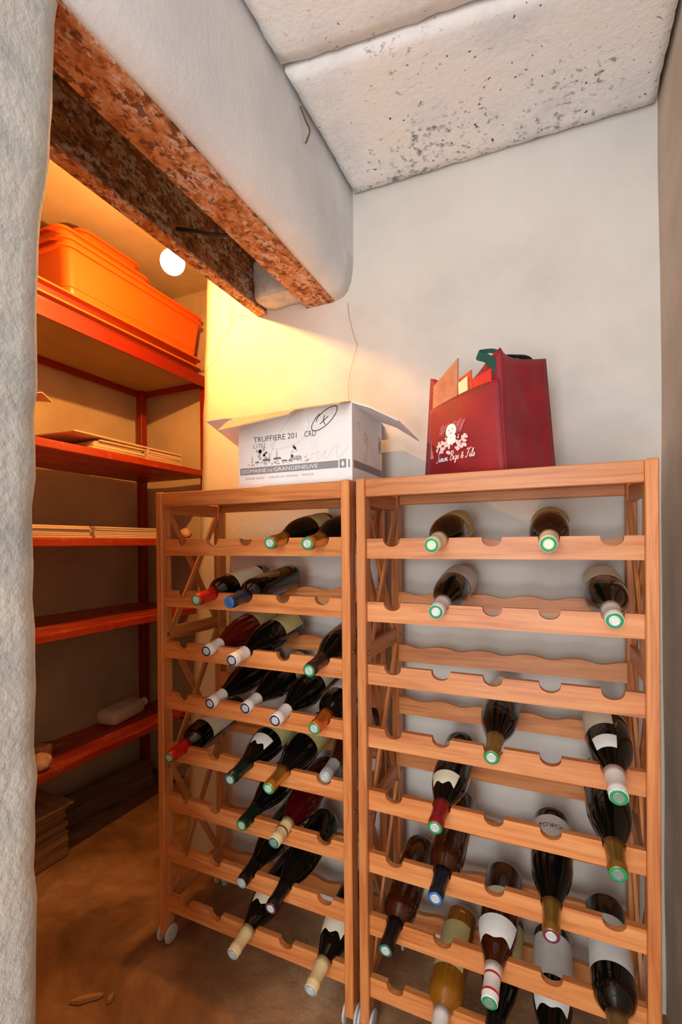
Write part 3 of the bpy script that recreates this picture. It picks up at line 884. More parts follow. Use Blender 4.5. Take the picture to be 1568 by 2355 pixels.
# right flap
flap('flap', [[(bx1, by0 + 0.004, bz1), (bx1, by1 - 0.004, bz1)], [(bx1 + 0.042, by0 + 0.010, bz1 - 0.016), (bx1 + 0.045, by1 - 0.006, bz1 - 0.020)],
              [(bx1 + 0.092, by0 + 0.060, bz1 - 0.040), (bx1 + 0.100, by1 + 0.010, bz1 - 0.058)]], 0.003, M['card_white'], cb)
# rear flap, lying back towards the wall
flap('flap', [[(bx0 + 0.002, by1, bz1), (bx1 - 0.002, by1, bz1)], [(bx0 + 0.004, by1 + 0.04, bz1 - 0.006), (bx1 - 0.004, by1 + 0.04, bz1 - 0.006)],
              [(bx0 + 0.006, by1 + 0.075, bz1 - 0.03), (bx1 - 0.006, by1 + 0.075, bz1 - 0.03)]], 0.003, M['card_white'], cb)

FO = (bx0, by0, bz0)                    # front face: u to the right, v up, in metres
def fr(name, vf, mat, lift=0.0005):
    return on_plane(name, vf, FO, (1, 0, 0), (0, 0, 1), mat, cb, lift)
def rect(u0, v0, u1, v1): return [Vector((u0, v0)), Vector((u1, v0)), Vector((u1, v1)), Vector((u0, v1))], [(0, 1, 2, 3)]
def shift(vf, du, dv, sx=1.0, sy=1.0): return [Vector((p.x * sx + du, p.y * sy + dv)) for p in vf[0]], vf[1]
def fit(s, u0, v0, u1, h, shear=0.0):
    vf = text_2d(s, 1.0, shear)
    xs = [p.x for p in vf[0]]; ys = [p.y for p in vf[0]]
    sx = (u1 - u0) / (max(xs) - min(xs)); sy = h / max(ys)
    return [Vector((u0 + (p.x - min(xs)) * sx, v0 + p.y * sy)) for p in vf[0]], vf[1]
def merge(*vfs):
    v, f = [], []
    for a, b in vfs:
        n = len(v); v += list(a); f += [tuple(k + n for k in q) for q in b]
    return v, f
# TRUFFIERE 201_ CRD  (one digit lost under a scrap of torn plastic)
fr('lettering', merge(fit('TRUFFIERE 201', 0.047, 0.1135, 0.172, 0.0135), fit('CRD', 0.194, 0.1135, 0.225, 0.0135)), M['ink_dark'])
fr('lettering', fit('L1752', 0.047, 0.0985, 0.083, 0.0105), M['ink_mid'])
fr('printed_band', rect(0.005, 0.033, 0.283, 0.0505), M['ink_grey'], 0.0004)
fr('lettering', merge(fit('DOMAINE', 0.011, 0.0372, 0.084, 0.0092), fit('DE', 0.0885, 0.0372, 0.1025, 0.0062), fit('GRANGENEUVE', 0.1065, 0.0372, 0.229, 0.0092)), M['ink_white'], 0.0007)
fr('lettering', merge(fit('RHONE VALLEY', 0.022, 0.0205, 0.080, 0.0046), fit('-', 0.086, 0.0210, 0.088, 0.0046 * 0.35), fit('VALLEE DU RHONE', 0.092, 0.0205, 0.174, 0.0046),
                      fit('-', 0.178, 0.0210, 0.180, 0.0046 * 0.35), fit('FRANCE', 0.186, 0.0205, 0.218, 0.0046)), M['ink_grey'])
fr('printed_crest', merge(rect(0.286, 0.0322, 0.303, 0.0525), rect(0.308, 0.0322, 0.3125, 0.0505)), M['ink_grey'], 0.0004)
fr('printed_crest_figure', ([Vector((0.2945 + 0.0035 * math.cos(k * 0.5236) * (1.0 if math.sin(k * 0.5236) < 0.3 else 0.7), 0.0422 + 0.0065 * math.sin(k * 0.5236))) for k in range(12)], [tuple(range(12))]), M['ink_white'], 0.0007)
# village engraving
rv = random.Random(5)
def blob(cx, cy, rx, ry, n=14, jag=0.3):
    p = [Vector((cx + rx * math.cos(2 * math.pi * k / n) * (1 - jag * rv.random()), cy + ry * math.sin(2 * math.pi * k / n) * (1 - jag * rv.random()))) for k in range(n)]
    return [Vector((cx, cy))] + p, [(0, 1 + k, 1 + (k + 1) % n) for k in range(n)]
dark, mid_, pale = [], [], []
for cx in (0.062, 0.071, 0.082):
    for k in range(5): mid_.append(blob(cx + rv.uniform(-0.007, 0.007), 0.079 + rv.uniform(-0.012, 0.012), 0.0042, 0.0045))
for k in range(9): pale.append(blob(0.165 + rv.uniform(-0.012, 0.012), 0.079 + rv.uniform(-0.014, 0.012), 0.004, 0.0045))
for cx, h in ((0.094, 0.024), (0.1155, 0.030), (0.042, 0.018), (0.156, 0.016)):
    mid_.append(([Vector((cx - 0.0022, 0.058)), Vector((cx + 0.0022, 0.058)), Vector((cx + 0.0012, 0.058 + h * 0.7)), Vector((cx, 0.058 + h)), Vector((cx - 0.0012, 0.058 + h * 0.7))], [(0, 1, 2, 3, 4)]))
for u0, u1, v0, v1 in ((0.072, 0.098, 0.060, 0.066), (0.104, 0.130, 0.062, 0.067), (0.050, 0.066, 0.057, 0.0605), (0.128, 0.148, 0.056, 0.0595)):
    dark.append(([Vector((u0, v0)), Vector((u1, v0)), Vector((u1 - 0.005, v1)), Vector((u0 + 0.004, v1))], [(0, 1, 2, 3)]))
for u in (0.078, 0.0835, 0.091, 0.107, 0.119): dark.append(rect(u, 0.0545, u + 0.0018, 0.058))
for k in range(6): dark.append(rect(0.160 + k * 0.0045, 0.056, 0.1622 + k * 0.0045, 0.063 + rv.uniform(0, 0.006)))
for k in range(22): mid_.append(blob(rv.uniform(0.03, 0.205), rv.uniform(0.051, 0.058), rv.uniform(0.002, 0.005), rv.uniform(0.0012, 0.0022)))
for k in range(18): pale.append(blob(rv.uniform(0.03, 0.205), rv.uniform(0.050, 0.062), rv.uniform(0.003, 0.006), rv.uniform(0.0015, 0.003)))
up_ = lambda vf: shift(vf, 0, 0.004)
fr('printed_village', up_(merge(*pale)), M['ink_faint'], 0.0003)
fr('printed_village', up_(merge(*mid_)), M['ink_pale'], 0.0005)
fr('printed_village', up_(merge(*dark)), M['ink_mid'], 0.0007)
# pale flourish of handwriting in the design
cur = [[(0.02, 0.142), (0.01, 0.136), (0.004, 0.145), (0.012, 0.152), (0.035, 0.150)],
       [(0.17, 0.176), (0.14, 0.15), (0.115, 0.118), (0.10, 0.085), (0.094, 0.070)], [(0.205, 0.172), (0.185, 0.178), (0.15, 0.165)],
       [(0.198, 0.166), (0.206, 0.150), (0.198, 0.12), (0.17, 0.100), (0.13, 0.092), (0.104, 0.094), (0.102, 0.106), (0.12, 0.116)],
       [(0.205, 0.072), (0.198, 0.066), (0.204, 0.058), (0.214, 0.064), (0.213, 0.073), (0.222, 0.070), (0.232, 0.076), (0.228, 0.062), (0.236, 0.059), (0.250, 0.077), (0.247, 0.062), (0.256, 0.060), (0.272, 0.082), (0.281, 0.084), (0.278, 0.062), (0.286, 0.058), (0.310, 0.080)]]
for c in cur:
    fr('printed_flourish', ribbon2d([smooth_line([Vector(p) for p in c])], 0.0012), M['ink_faint'], 0.0003)
# marker: circled cross
circ = [(0.236, 0.158), (0.226, 0.150), (0.214, 0.132), (0.216, 0.1215), (0.232, 0.120), (0.256, 0.132), (0.276, 0.152), (0.281, 0.168), (0.272, 0.172), (0.252, 0.166), (0.232, 0.152), (0.226, 0.140)]
fr('marker_scribble', ribbon2d([smooth_line([Vector((p[0], p[1] + 0.006)) for p in circ]), smooth_line([Vector(p) for p in ((0.249, 0.159), (0.246, 0.152), (0.246, 0.144), (0.250, 0.137))]), [Vector((0.236, 0.140)), Vector((0.258, 0.156))]], 0.0018), M['marker'], 0.0009)
# right side of the carton
def sd(name, vf, mat, lift=0.0005): return on_plane(name, vf, (bx1, by0, bz0), (0, 1, 0), (0, 0, 1), mat, cb, lift)
sd('printed_band', rect(0.008, 0.033, 0.200, 0.0505), M['ink_grey'], 0.0004)
sd('printed_frame', merge(rect(0.178, 0.095, 0.180, 0.135), rect(0.194, 0.095, 0.196, 0.135), rect(0.180, 0.095, 0.194, 0.097), rect(0.180, 0.133, 0.194, 0.135), rect(0.184, 0.101, 0.190, 0.127)), M['ink_grey'])
for ln in (((0.092, 0.120), (0.080, 0.126), (0.074, 0.112), (0.086, 0.104), (0.094, 0.118), (0.092, 0.09), (0.088, 0.064), (0.074, 0.060), (0.072, 0.074)), ((0.030, 0.135), (0.040, 0.145), (0.046, 0.132), (0.040, 0.126))):
    sd('printed_flourish', ribbon2d([smooth_line([Vector(p) for p in ln])], 0.0012), M['ink_grey'])

# ------------------------------------------------------------------ burgundy bag
ZB = 1.2445
Bb, Ab, Cb = Vector((-0.091, 1.020, ZB)), Vector((-0.285, 1.118, ZB)), Vector((0.004, 1.160, ZB))
Db = Ab + (Cb - Bb)
Bt, At, Ct = Vector((-0.101, 1.032, 1.506)), Vector((-0.270, 1.122, 1.495)), Vector((-0.016, 1.150, 1.510))
Dt = At + (Ct - Bt) + Vector((0, 0, -0.01))
bag = empty('tote_bag', ((Ab.x + Cb.x) / 2, (Ab.y + Cb.y) / 2, ZB), 'burgundy fabric wine bag with white emblem and green webbing handles', 'bag')
def cloth(name, P00, P10, P11, P01, mat, nu=14, nv=16, topf=None, bulge=0.0, seed=0, thick=0.0012, parent=bag, wr=0.0025):
    """panel from bottom edge P00-P10 to top edge P01-P11, slightly wrinkled, with thickness"""
    n = (P10 - P00).cross(P01 - P00).normalized()
    v, f = [], []
    off = parent.location
    for s in (0, 1):
        for j in range(nv + 1):
            for i in range(nu + 1):
                a, b = i / nu, j / nv
                tb = b * (topf(a) if topf else 1.0)
                p = P00 * (1 - a) * (1 - tb) + P10 * a * (1 - tb) + P11 * a * tb + P01 * (1 - a) * tb
                k = math.sin(math.pi * a) * math.sin(math.pi * min(1, tb * 0.9 + 0.05))
                p = p + n * (bulge * k + wr * k * mnoise.noise(Vector((a * 4 + seed, tb * 5, seed))) - s * thick)
                v.append(p - off)
    N = (nu + 1) * (nv + 1)
    for j in range(nv):
        for i in range(nu):
            q = j * (nu + 1) + i
            f.append((q, q + 1, q + nu + 2, q + nu + 1)); f.append((N + q, N + q + nu + 1, N + q + nu + 2, N + q + 1))
    bd = [i for i in range(nu + 1)] + [j * (nu + 1) + nu for j in range(1, nv + 1)] + [nv * (nu + 1) + i for i in range(nu - 1, -1, -1)] + [j * (nu + 1) for j in range(nv - 1, 0, -1)]
    for k in range(len(bd)):
        a, b = bd[k], bd[(k + 1) % len(bd)]
        f.append((a, b, N + b, N + a))
    return from_py(name, v, f, mat, parent, True)
cloth('front_panel', Ab, Bb, Bt, At, M['bag'], topf=lambda a: 1.0 - 0.20 * math.sin(math.pi * min(1, a * 1.02)) ** 1.5 if a < 0.99 else 1.0, seed=1)
cloth('side_panel', Bb, Cb, Ct, Bt, M['bag'], topf=lambda a: 1.0 - 0.055 * math.sin(math.pi * a ** 0.55) , seed=2, bulge=-0.010, wr=0.006)
cloth('side_panel', Db, Ab, At, Dt, M['bag'], seed=3)
cloth('back_panel', Cb, Db, Dt, Ct, M['bag'], topf=lambda a: 1.0 - 0.10 * math.sin(math.pi * a), seed=4)
cloth('bottom_panel', Ab, Db, Cb, Bb, M['bag'], seed=5, wr=0.0005)
# outer pocket carrying the emblem
e1 = (Bb - Ab).normalized(); outn = Vector((e1.y, -e1.x, 0))
Lw = (Bb - Ab).length
pa = Ab + e1 * 0.012 + outn * 0.0030; pb = Bb - e1 * 0.001 + outn * 0.0030
def up_pt(a, z):
    """point on the front face: a along the width, z height"""
    t = (z - ZB) / 0.26
    return (Ab * (1 - a) + Bb * a) * (1 - t) + (At * (1 - a) + Bt * a) * t
p01 = up_pt(0.06, 1.4395) + outn * 0.009; p11 = up_pt(0.985, 1.4395) + outn * 0.006
cloth('pocket', pa, pb, p11, p01, M['bag'], topf=lambda a: 0.90 + 0.10 * math.sin(math.pi / 2 * min(1, a * 1.1)), bulge=0.013, seed=8, wr=0.002)
# emblem plane on the pocket
eo = Ab + e1 * 0.0 + outn * 0.0255
tp = (p01 + p11) / 2; bo = (pa + pb) / 2
Vdir = ((tp - bo)).normalized(); Vdir = (Vdir - e1 * Vdir.dot(e1)).normalized()
# handles
def strap(name, pts, sides, width, mat, parent):
    L = smooth_line(pts, 6)
    S = smooth_line(sides, 6)
    rows = [[p - q.normalized() * width / 2, p + q.normalized() * width / 2] for p, q in zip(L, S)]
    return flap(name, rows, 0.0015, mat, parent)
strap('handle', [(-0.117, 1.044, 1.430), (-0.114, 1.040, 1.452), (-0.115, 1.036, 1.472), (-0.127, 1.033, 1.487), (-0.143, 1.034, 1.495), (-0.148, 1.042, 1.503), (-0.138, 1.052, 1.510), (-0.118, 1.058, 1.511), (-0.104, 1.064, 1.500), (-0.100, 1.070, 1.470)],
      [(1, 0.2, 0), (1, 0.2, 0.1), (0.9, 0.2, 0.3), (0.6, 0.2, 0.7), (0.4, 0.2, 0.9), (0.3, 0.2, 0.9), (0.2, 0.5, 0.7), (0.3, 0.6, 0.5), (0.6, 0.6, 0.2), (0.8, 0.5, 0)], 0.019, M['webbing'], bag)
bk = (Ct * 0.60 + Bt * 0.40) + Vector((-0.022, 0.024, -0.0015))
dd = (Ct - Bt).normalized()
strap('handle', [bk - dd * 0.060 + Vector((0, 0, -0.02)), bk - dd * 0.058 + Vector((0, 0, -0.002)), bk - dd * 0.02 + Vector((0, 0, 0.006)), bk + dd * 0.015 + Vector((0, 0, 0.010)), bk + dd * 0.036 + Vector((0, 0, 0.004)), bk + dd * 0.042 + Vector((0, 0, -0.02))],
      [(-0.6, 0.5, 0)] * 6, 0.020, M['webbing'], bag)

def pocket_surface(u, v):
    """u in 0..1 along the width, v in 0..1 up the pocket: outer surface of the pocket"""
    n = (pb - pa).cross(p01 - pa).normalized()
    tb = v
    p = pa * (1 - u) * (1 - tb) + pb * u * (1 - tb) + p11 * u * tb + p01 * (1 - u) * tb
    k = math.sin(math.pi * u) * math.sin(math.pi * min(1, tb * 0.9 + 0.05))
    return p + n * (0.013 * k + 0.002 * k * mnoise.noise(Vector((u * 4 + 8, tb * 5, 8)))), n
def on_pocket(name, vf, mat, lift):
    PW_, PH_ = 0.205, 0.197
    out = []
    for p in vf[0]:
        s, n = pocket_surface(p[0] / PW_, p[1] / PH_)
        out.append(s + n * lift - bag.location)
    return from_py(name, out, vf[1], mat, bag, recalc=False)
# name in sloping script, drawn as pen strokes (unit: x-height 1)
SCRIPT = {
 'S': (1.5, [[(1.5, 2.3), (1.2, 2.6), (0.8, 2.4), (0.8, 1.9), (1.2, 1.2), (1.0, 0.3), (0.4, -0.1), (0.0, 0.2)]]),
 'i': (0.7, [[(0, 0.3), (0.35, 1.0), (0.2, 0.2), (0.4, 0.0), (0.7, 0.3)], [(0.42, 1.4), (0.5, 1.5)]]),
 'm': (1.6, [[(0, 0.3), (0.25, 1.0), (0.15, 0.0), (0.45, 0.9), (0.65, 0.9), (0.6, 0.0), (0.9, 0.9), (1.15, 0.9), (1.1, 0.1), (1.3, 0.0), (1.6, 0.3)]]),
 'o': (0.9, [[(0.6, 0.95), (0.2, 0.8), (0.1, 0.2), (0.4, 0.0), (0.7, 0.4), (0.6, 0.95), (0.9, 0.8)]]),
 'n': (1.1, [[(0, 0.3), (0.25, 1.0), (0.15, 0.0), (0.45, 0.9), (0.65, 0.9), (0.6, 0.1), (0.8, 0.0), (1.1, 0.3)]]),
 'B': (1.7, [[(0.7, 2.4), (0.55, 1.2), (0.3, 0.0)], [(0.1, 1.8), (0.4, 2.5), (1.2, 2.6), (1.5, 2.0), (0.8, 1.4), (1.5, 1.1), (1.4, 0.2), (0.7, -0.1), (0.1, 0.3)]]),
 'z': (0.9, [[(0.05, 0.8), (0.35, 1.0), (0.7, 0.85), (0.25, 0.1), (0.55, 0.0), (0.45, -0.8), (0.1, -0.9), (0.3, -0.3), (0.9, 0.3)]]),
 'e': (0.8, [[(0, 0.3), (0.55, 0.6), (0.5, 0.98), (0.2, 0.8), (0.15, 0.2), (0.4, 0.0), (0.8, 0.3)]]),
 '&': (1.3, [[(1.2, 0.9), (0.6, 0.0), (0.1, 0.3), (0.3, 0.8), (0.8, 1.4), (0.6, 1.7), (0.35, 1.4), (0.7, 0.6), (1.2, 0.0)]]),
 'F': (1.6, [[(1.2, 2.2), (0.9, 1.2), (0.6, 0.1), (0.1, 0.0), (0.0, 0.4)], [(0.3, 2.0), (0.5, 2.5), (1.2, 2.3), (2.0, 2.6)], [(0.6, 1.2), (1.3, 1.3)]]),
 'l': (0.7, [[(0, 0.3), (0.5, 1.6), (0.45, 2.3), (0.25, 2.0), (0.2, 0.3), (0.4, 0.0), (0.7, 0.3)]]),
 's': (0.8, [[(0, 0.3), (0.4, 1.0), (0.55, 0.4), (0.3, 0.0), (0.05, 0.2)]]),
}
def script_lines(s, shear=0.35):
    x, out = 0.0, []
    for ch in s:
        if ch == ' ': x += 0.75; continue
        w_, st = SCRIPT[ch]
        for ln in st: out.append([Vector((x + p[0] + shear * p[1], p[1])) for p in ln])
        x += w_ + 0.06
    return out, x
ls, tot = script_lines('Simon Bize & Fils')
sc = 0.112 / tot
ls = [smooth_line([Vector((0.030 + p.x * sc, 0.0430 + p.y * sc * 1.25)) for p in ln], 4) for ln in ls]
on_pocket('lettering', ribbon2d(ls, 0.0014), M['ink_white'], 0.0022)
# emblem: a bald child's head among vine leaves, in white and pink line
rv = random.Random(11)
def on_emblem(name, vf, mat, lift):
    return on_pocket(name, ([Vector((0.080 + (p[0] - EX) * 1.28, 0.094 + (p[1] - EY) * 1.28)) for p in vf[0]], vf[1]), mat, lift)
EX, EY = 0.060, 0.068
hatch = [[Vector((EX - 0.030 + 0.0021 * k + rv.uniform(-0.002, 0.002), EY + 0.010 + rv.uniform(-0.006, 0.002))), Vector((EX - 0.026 + 0.0023 * k, EY + 0.026 + 0.0016 * math.sin(k) + (k > 14) * 0.002))] for k in range(26)]
on_emblem('emblem_hatching', ribbon2d(hatch, 0.0009), M['rose_ink'], 0.0016)
lv = []
for k in range(90):
    a = rv.uniform(-1, 1)
    lv.append(blob(EX + a * 0.037, EY - 0.012 + rv.uniform(-0.016, 0.014) * (1.15 - abs(a) * 0.6) + (a > 0.3) * 0.002, rv.uniform(0.0026, 0.0048), rv.uniform(0.0024, 0.0042), 9, 0.5))
on_emblem('emblem_leaves', merge(*lv), M['pink_ink'], 0.0020)
lv = [blob(EX + dx, EY + dy, 0.0026, 0.0030, 8, 0.3) for dx, dy in ((0.0, -0.020), (0.012, -0.016), (-0.012, -0.018), (0.024, -0.012), (-0.022, -0.012), (0.015, 0.000), (0.022, 0.004))]
on_emblem('emblem_grapes', merge(*lv), M['plum_ink'], 0.0023)
on_emblem('emblem_body', merge(([Vector((EX - 0.010, EY + 0.001)), Vector((EX + 0.012, EY + 0.002)), Vector((EX + 0.010, EY - 0.011)), Vector((EX - 0.007, EY - 0.013))], [(0, 3, 2, 1)])), M['ink_white'], 0.0024)
hd = [Vector((EX + 0.0125 * math.cos(k * math.pi / 12), EY + 0.012 + 0.0125 * math.sin(k * math.pi / 12))) for k in range(24)]
on_emblem('emblem_head', (hd, [tuple(range(24))]), M['ink_white'], 0.0027)
face = [smooth_line([Vector((EX + p[0], EY + p[1])) for p in ln], 4) for ln in (((-0.0055, 0.0125), (-0.0045, 0.0135), (-0.0030, 0.0128)), ((0.0028, 0.0142), (0.0042, 0.0150), (0.0055, 0.0142)), ((-0.002, 0.0078), (0.0005, 0.0068), (0.003, 0.0085)))]
on_emblem('emblem_face', ribbon2d(face, 0.0010), M['plum_ink'], 0.0030)

# papers in the bag
def sheet(name, P, thick, mat, label, cat, group=None):
    e_ = empty(name, P[0], label, cat, group)
    flap('cover', [[P[0], P[1]], [(Vector(P[0]) + Vector(P[3])) / 2, (Vector(P[1]) + Vector(P[2])) / 2], [P[3], P[2]]], thick, mat, e_)
    return e_
inn = -outn
def at(a, z, d): return up_pt(a, z) + outn * d
sheet('catalogue', [at(0.10, 1.30, 0.0058), at(0.45, 1.30, 0.0058), at(0.455, 1.520, 0.006), at(0.095, 1.478, 0.006)], 0.004, M['kraft_print'], 'brown catalogue standing in the pocket of the burgundy bag', 'catalogue')
sheet('leaflet', [at(0.49, 1.32, 0.0050), at(0.60, 1.32, 0.0050), at(0.585, 1.470, 0.0055), at(0.46, 1.462, 0.0055)], 0.002, M['cream_paper'], 'cream leaflet tucked next to the brown catalogue in the bag', 'leaflet')
sheet('leaflet', [at(0.50, 1.32, 0.0022), at(0.66, 1.32, 0.0022), at(0.63, 1.482, 0.0025), at(0.46, 1.472, 0.0025)], 0.002, M['orange_paper'], 'orange-red leaflet behind the cream leaflet in the bag', 'leaflet')
sheet('leaflet', [at(0.66, 1.32, 0.0055), at(0.90, 1.32, 0.0055), at(0.90, 1.466, 0.0055), at(0.655, 1.458, 0.0055)], 0.003, M['red_paper'], 'bright red leaflet in the pocket under the green handle', 'leaflet')

# ------------------------------------------------------------------ red shelving in the alcove
XS0, XS1, YS0, YS1 = -1.79, -1.40, 0.42, 1.66
su = empty('shelving_unit', ((XS0 + XS1) / 2, (YS0 + YS1) / 2, 0.0), 'red painted shelving unit with five boards along the alcove wall', 'shelf')
for xa in (XS0, XS1 - 0.035):
    for ya in (YS0, YS1 - 0.035 if xa == XS0 else YS1 - 0.006):
        box('post', xa, xa + 0.033, ya, ya + 0.033, 0.0, 1.84, M['red_metal'], su, 0.001)
# top shelf: chipboard on an angle-iron frame
box('shelf_board', XS0 + 0.01, XS1 - 0.006, YS0, YS1, 1.826, 1.841, M['shelf_under'], su, 0.0005)
box('frame_rail', XS1 - 0.006, XS1, YS0, YS1, 1.797, 1.842, M['red_metal'], su, 0.0008)
box('frame_lip', XS1 - 0.004, XS1 + 0.003, YS0, YS1, 1.793, 1.7965, M['red_metal'], su, 0.0005)
box('frame_rail', XS0, XS0 + 0.008, YS0, YS1, 1.797, 1.842, M['red_metal'], su, 0.0008)
box('frame_rail', XS0, XS1, YS1 - 0.006, YS1, 1.797, 1.842, M['red_metal'], su, 0.0008)
for zt in (1.427, 1.126, 0.834):
    box('shelf_board', XS0, XS1, YS0, YS1 + 0.01, zt - 0.027, zt, M['red'], su, 0.003, 2)
box('shelf_board', -1.72, -1.49, YS0, YS1 + 0.02, 0.345, 0.372, M['red'], su, 0.003, 2)
for ya in (0.5, YS1 - 0.03): box('crossbar', XS0, -1.46, ya - 0.012, ya + 0.012, 0.322, 0.3445, M['red_metal'], su, 0.001)

# orange tubs
def rounded_rect(lx, ly, r, n=5):
    pts = []
    for cx, cy, a0 in ((lx / 2 - r, ly / 2 - r, 0), (-lx / 2 + r, ly / 2 - r, 90), (-lx / 2 + r, -ly / 2 + r, 180), (lx / 2 - r, -ly / 2 + r, 270)):
        for k in range(n + 1):
            a = math.radians(a0 + 90 * k / n)
            pts.append((cx + r * math.cos(a), cy + r * math.sin(a)))
    return pts
def loft(name, secs, mat, parent, closed_bottom=True):
    """secs: list of (lx, ly, r, z)"""
    v, f = [], []
    n = None
    for lx, ly, r, z in secs:
        p = rounded_rect(lx, ly, r); n = len(p)
        v += [(x, y, z) for x, y in p]
    for i in range(len(secs) - 1):
        for k in range(n):
            f.append((i * n + k, i * n + (k + 1) % n, (i + 1) * n + (k + 1) % n, (i + 1) * n + k))
    if closed_bottom: f.append(tuple(range(n)))
    f.append(tuple(range((len(secs) - 1) * n, len(secs) * n)))
    o = from_py(name, v, f, mat, parent)
    for p in o.data.polygons: p.use_smooth = len(p.vertices) == 4
    try: o.data.set_sharp_from_angle(angle=math.radians(35))
    except Exception: pass
    return o
def loft_ring(name, secs, mat, parent):
    v, f = [], []
    for lx, ly, r, z in secs:
        p = rounded_rect(lx, ly, r); n = len(p)
        v += [(x, y, z) for x, y in p]
    S = len(secs)
    for i in range(S):
        for k in range(n):
            f.append((i * n + k, i * n + (k + 1) % n, ((i + 1) % S) * n + (k + 1) % n, ((i + 1) % S) * n + k))
    return from_py(name, v, f, mat, parent)
def tub(loc, lx, ly, h, label, rib=True):
    e_ = empty('plastic_tub', loc, label, 'tub', 'orange plastic tubs')
    r = 0.03
    tp_ = 0.018
    sl = lambda z: (lx - 2 * tp_ * (1 - z / h), ly - 2 * tp_ * (1 - z / h))
    w0, w1, w2 = sl(0.0), sl(0.01), sl(0.042)
    bodysecs = [(w0[0] - 0.012, w0[1] - 0.012, r * 0.8, 0.0), (w1[0], w1[1], r, 0.010)]
    if rib: bodysecs += [(w2[0], w2[1], r, 0.042), (w2[0] + 0.005, w2[1] + 0.005, r, 0.043), (w2[0] + 0.005, w2[1] + 0.005, r, 0.047), (w2[0] + 0.001, w2[1] + 0.001, r, 0.048)]
    bodysecs += [(lx - 0.001, ly - 0.001, r, h - 0.010), (lx - 0.0045, ly - 0.0045, r, h - 0.008), (w2[0] - 0.004, w2[1] - 0.004, r, 0.042), (w1[0] - 0.004, w1[1] - 0.004, r, 0.006)]
    loft('body', bodysecs, M['orange'], e_)
    loft_ring('rim', [(lx - 0.001, ly - 0.001, r, h - 0.010), (lx + 0.022, ly + 0.022, r + 0.01, h - 0.010), (lx + 0.024, ly + 0.024, r + 0.01, h - 0.003), (lx + 0.018, ly + 0.018, r + 0.008, h), (lx - 0.004, ly - 0.004, r, h)], M['orange'], e_)
    return e_
def tray(z, lx, zh, label, mat):
    t = empty('plastic_tray', (-1.395 - lx / 2, 1.04, z), label, 'tray', 'flat trays under the tubs')
    loft('tray_body', [(lx - 0.05, 1.14, 0.02, 0), (lx - 0.044, 1.146, 0.02, zh - 0.007), (lx - 0.05, 1.14, 0.02, zh - 0.007), (lx - 0.056, 1.134, 0.02, 0.006)], M['dark_tray'], t)
    loft_ring('tray_rim', [(lx - 0.05, 1.14, 0.02, zh - 0.006), (lx, 1.19, 0.03, zh - 0.006), (lx + 0.001, 1.191, 0.03, zh), (lx - 0.05, 1.14, 0.02, zh)], mat, t)
tray(1.8425, 0.375, 0.027, 'flat tray lying directly on the top shelf frame', M['orange'])
tray(1.8700, 0.370, 0.036, 'flat tray between the tubs and the lowest tray', M['orange'])
TX = -1.42
tub((TX - 0.165, 1.336, 1.9065), 0.325, 0.640, 0.170, 'large orange plastic tub, lowest of the nested stack on top shelf')
tub((TX - 0.165, 1.336, 1.9320), 0.325, 0.640, 0.170, 'large orange plastic tub nested second in the stack on top shelf')
tub((TX - 0.180, 1.215, 1.9860), 0.270, 0.370, 0.170, 'shorter orange tub nested in the large tubs', False)
tub((TX - 0.200, 1.262, 2.0480), 0.230, 0.250, 0.170, 'smallest orange tub on top of the nested stack', False)

# stacked pale boards
rb = random.Random(3)
def board(x0, x1, y0, y1, z, t, rz, label, group, mat='board'):
    o = from_bm('wooden_board', box_bm(x1 - x0, y1 - y0, t, min(0.0014, t * 0.24)), M[mat], None, False, ((x0 + x1) / 2, (y0 + y1) / 2, z + t / 2))
    o.rotation_euler = (0, 0, rz)
    return tag(o, label, 'board', group)
NUM = ['bottom', 'second', 'third', 'fourth', 'fifth', 'sixth', 'seventh', 'topmost']
z = 1.4272
for k in range(6):
    j = rb.uniform(-0.006, 0.006)
    board(-1.70 + j, -1.425 + j - 0.002 * k, 1.105 + 0.006 * k + j, 1.335 + j, z, 0.0062, rb.uniform(-0.02, 0.02), 'pale thin board, %s of the stack with a tilted top board' % NUM[k], 'pale boards on the second shelf')
    z += 0.0070
o = board(-1.70, -1.430, 1.02, 1.36, z + 0.004, 0.0062, 0.05, 'pale thin board lying askew on top of the board stack on second shelf', 'pale boards on the second shelf')
o.rotation_euler = (0.02, -0.02, 0.10)
z = 1.4272
for k in range(8):
    j = rb.uniform(-0.005, 0.005)
    board(-1.66 + j, -1.442 + j, 1.352 + abs(j) + 0.002 * k, 1.548 - abs(j), z, 0.0062, rb.uniform(-0.015, 0.015), 'pale thin board, %s of the neat stack near the shelf end' % NUM[k], 'pale boards on the second shelf')
    z += 0.0070
for (ya, yb, n_, nm) in ((0.72, 1.094, 6, 'partly behind the pillar'), (1.104, 1.385, 6, 'behind the rack post')):
    z = 1.1262
    for k in range(n_):
        j = rb.uniform(-0.004, 0.004)
        board(-1.60 + j, -1.412 + j, ya, yb - 0.008 * abs(math.sin(k * 2.1)), z, 0.0062, rb.uniform(-0.006, 0.006), 'pale thin board on the third shelf, %s of the stack %s' % (NUM[k], nm), 'pale boards on the third shelf')
        z += 0.0067
tag(box('card', -1.52, -1.415, 1.555, 1.655, 1.4275, 1.4305, M['card_white'], None, 0.0004), 'small white card lying at the end of the second shelf', 'card')
bm = bmesh.new(); bmesh.ops.create_icosphere(bm, subdivisions=3, radius=0.022)
for vv in bm.verts: vv.co *= 1 + 0.35 * mnoise.noise(vv.co * 60)
tag(from_bm('stone', bm, M['stone'], None, True, (-1.47, 1.60, 1.1525)), 'small pale stone on the third shelf behind the rack brace', 'stone')

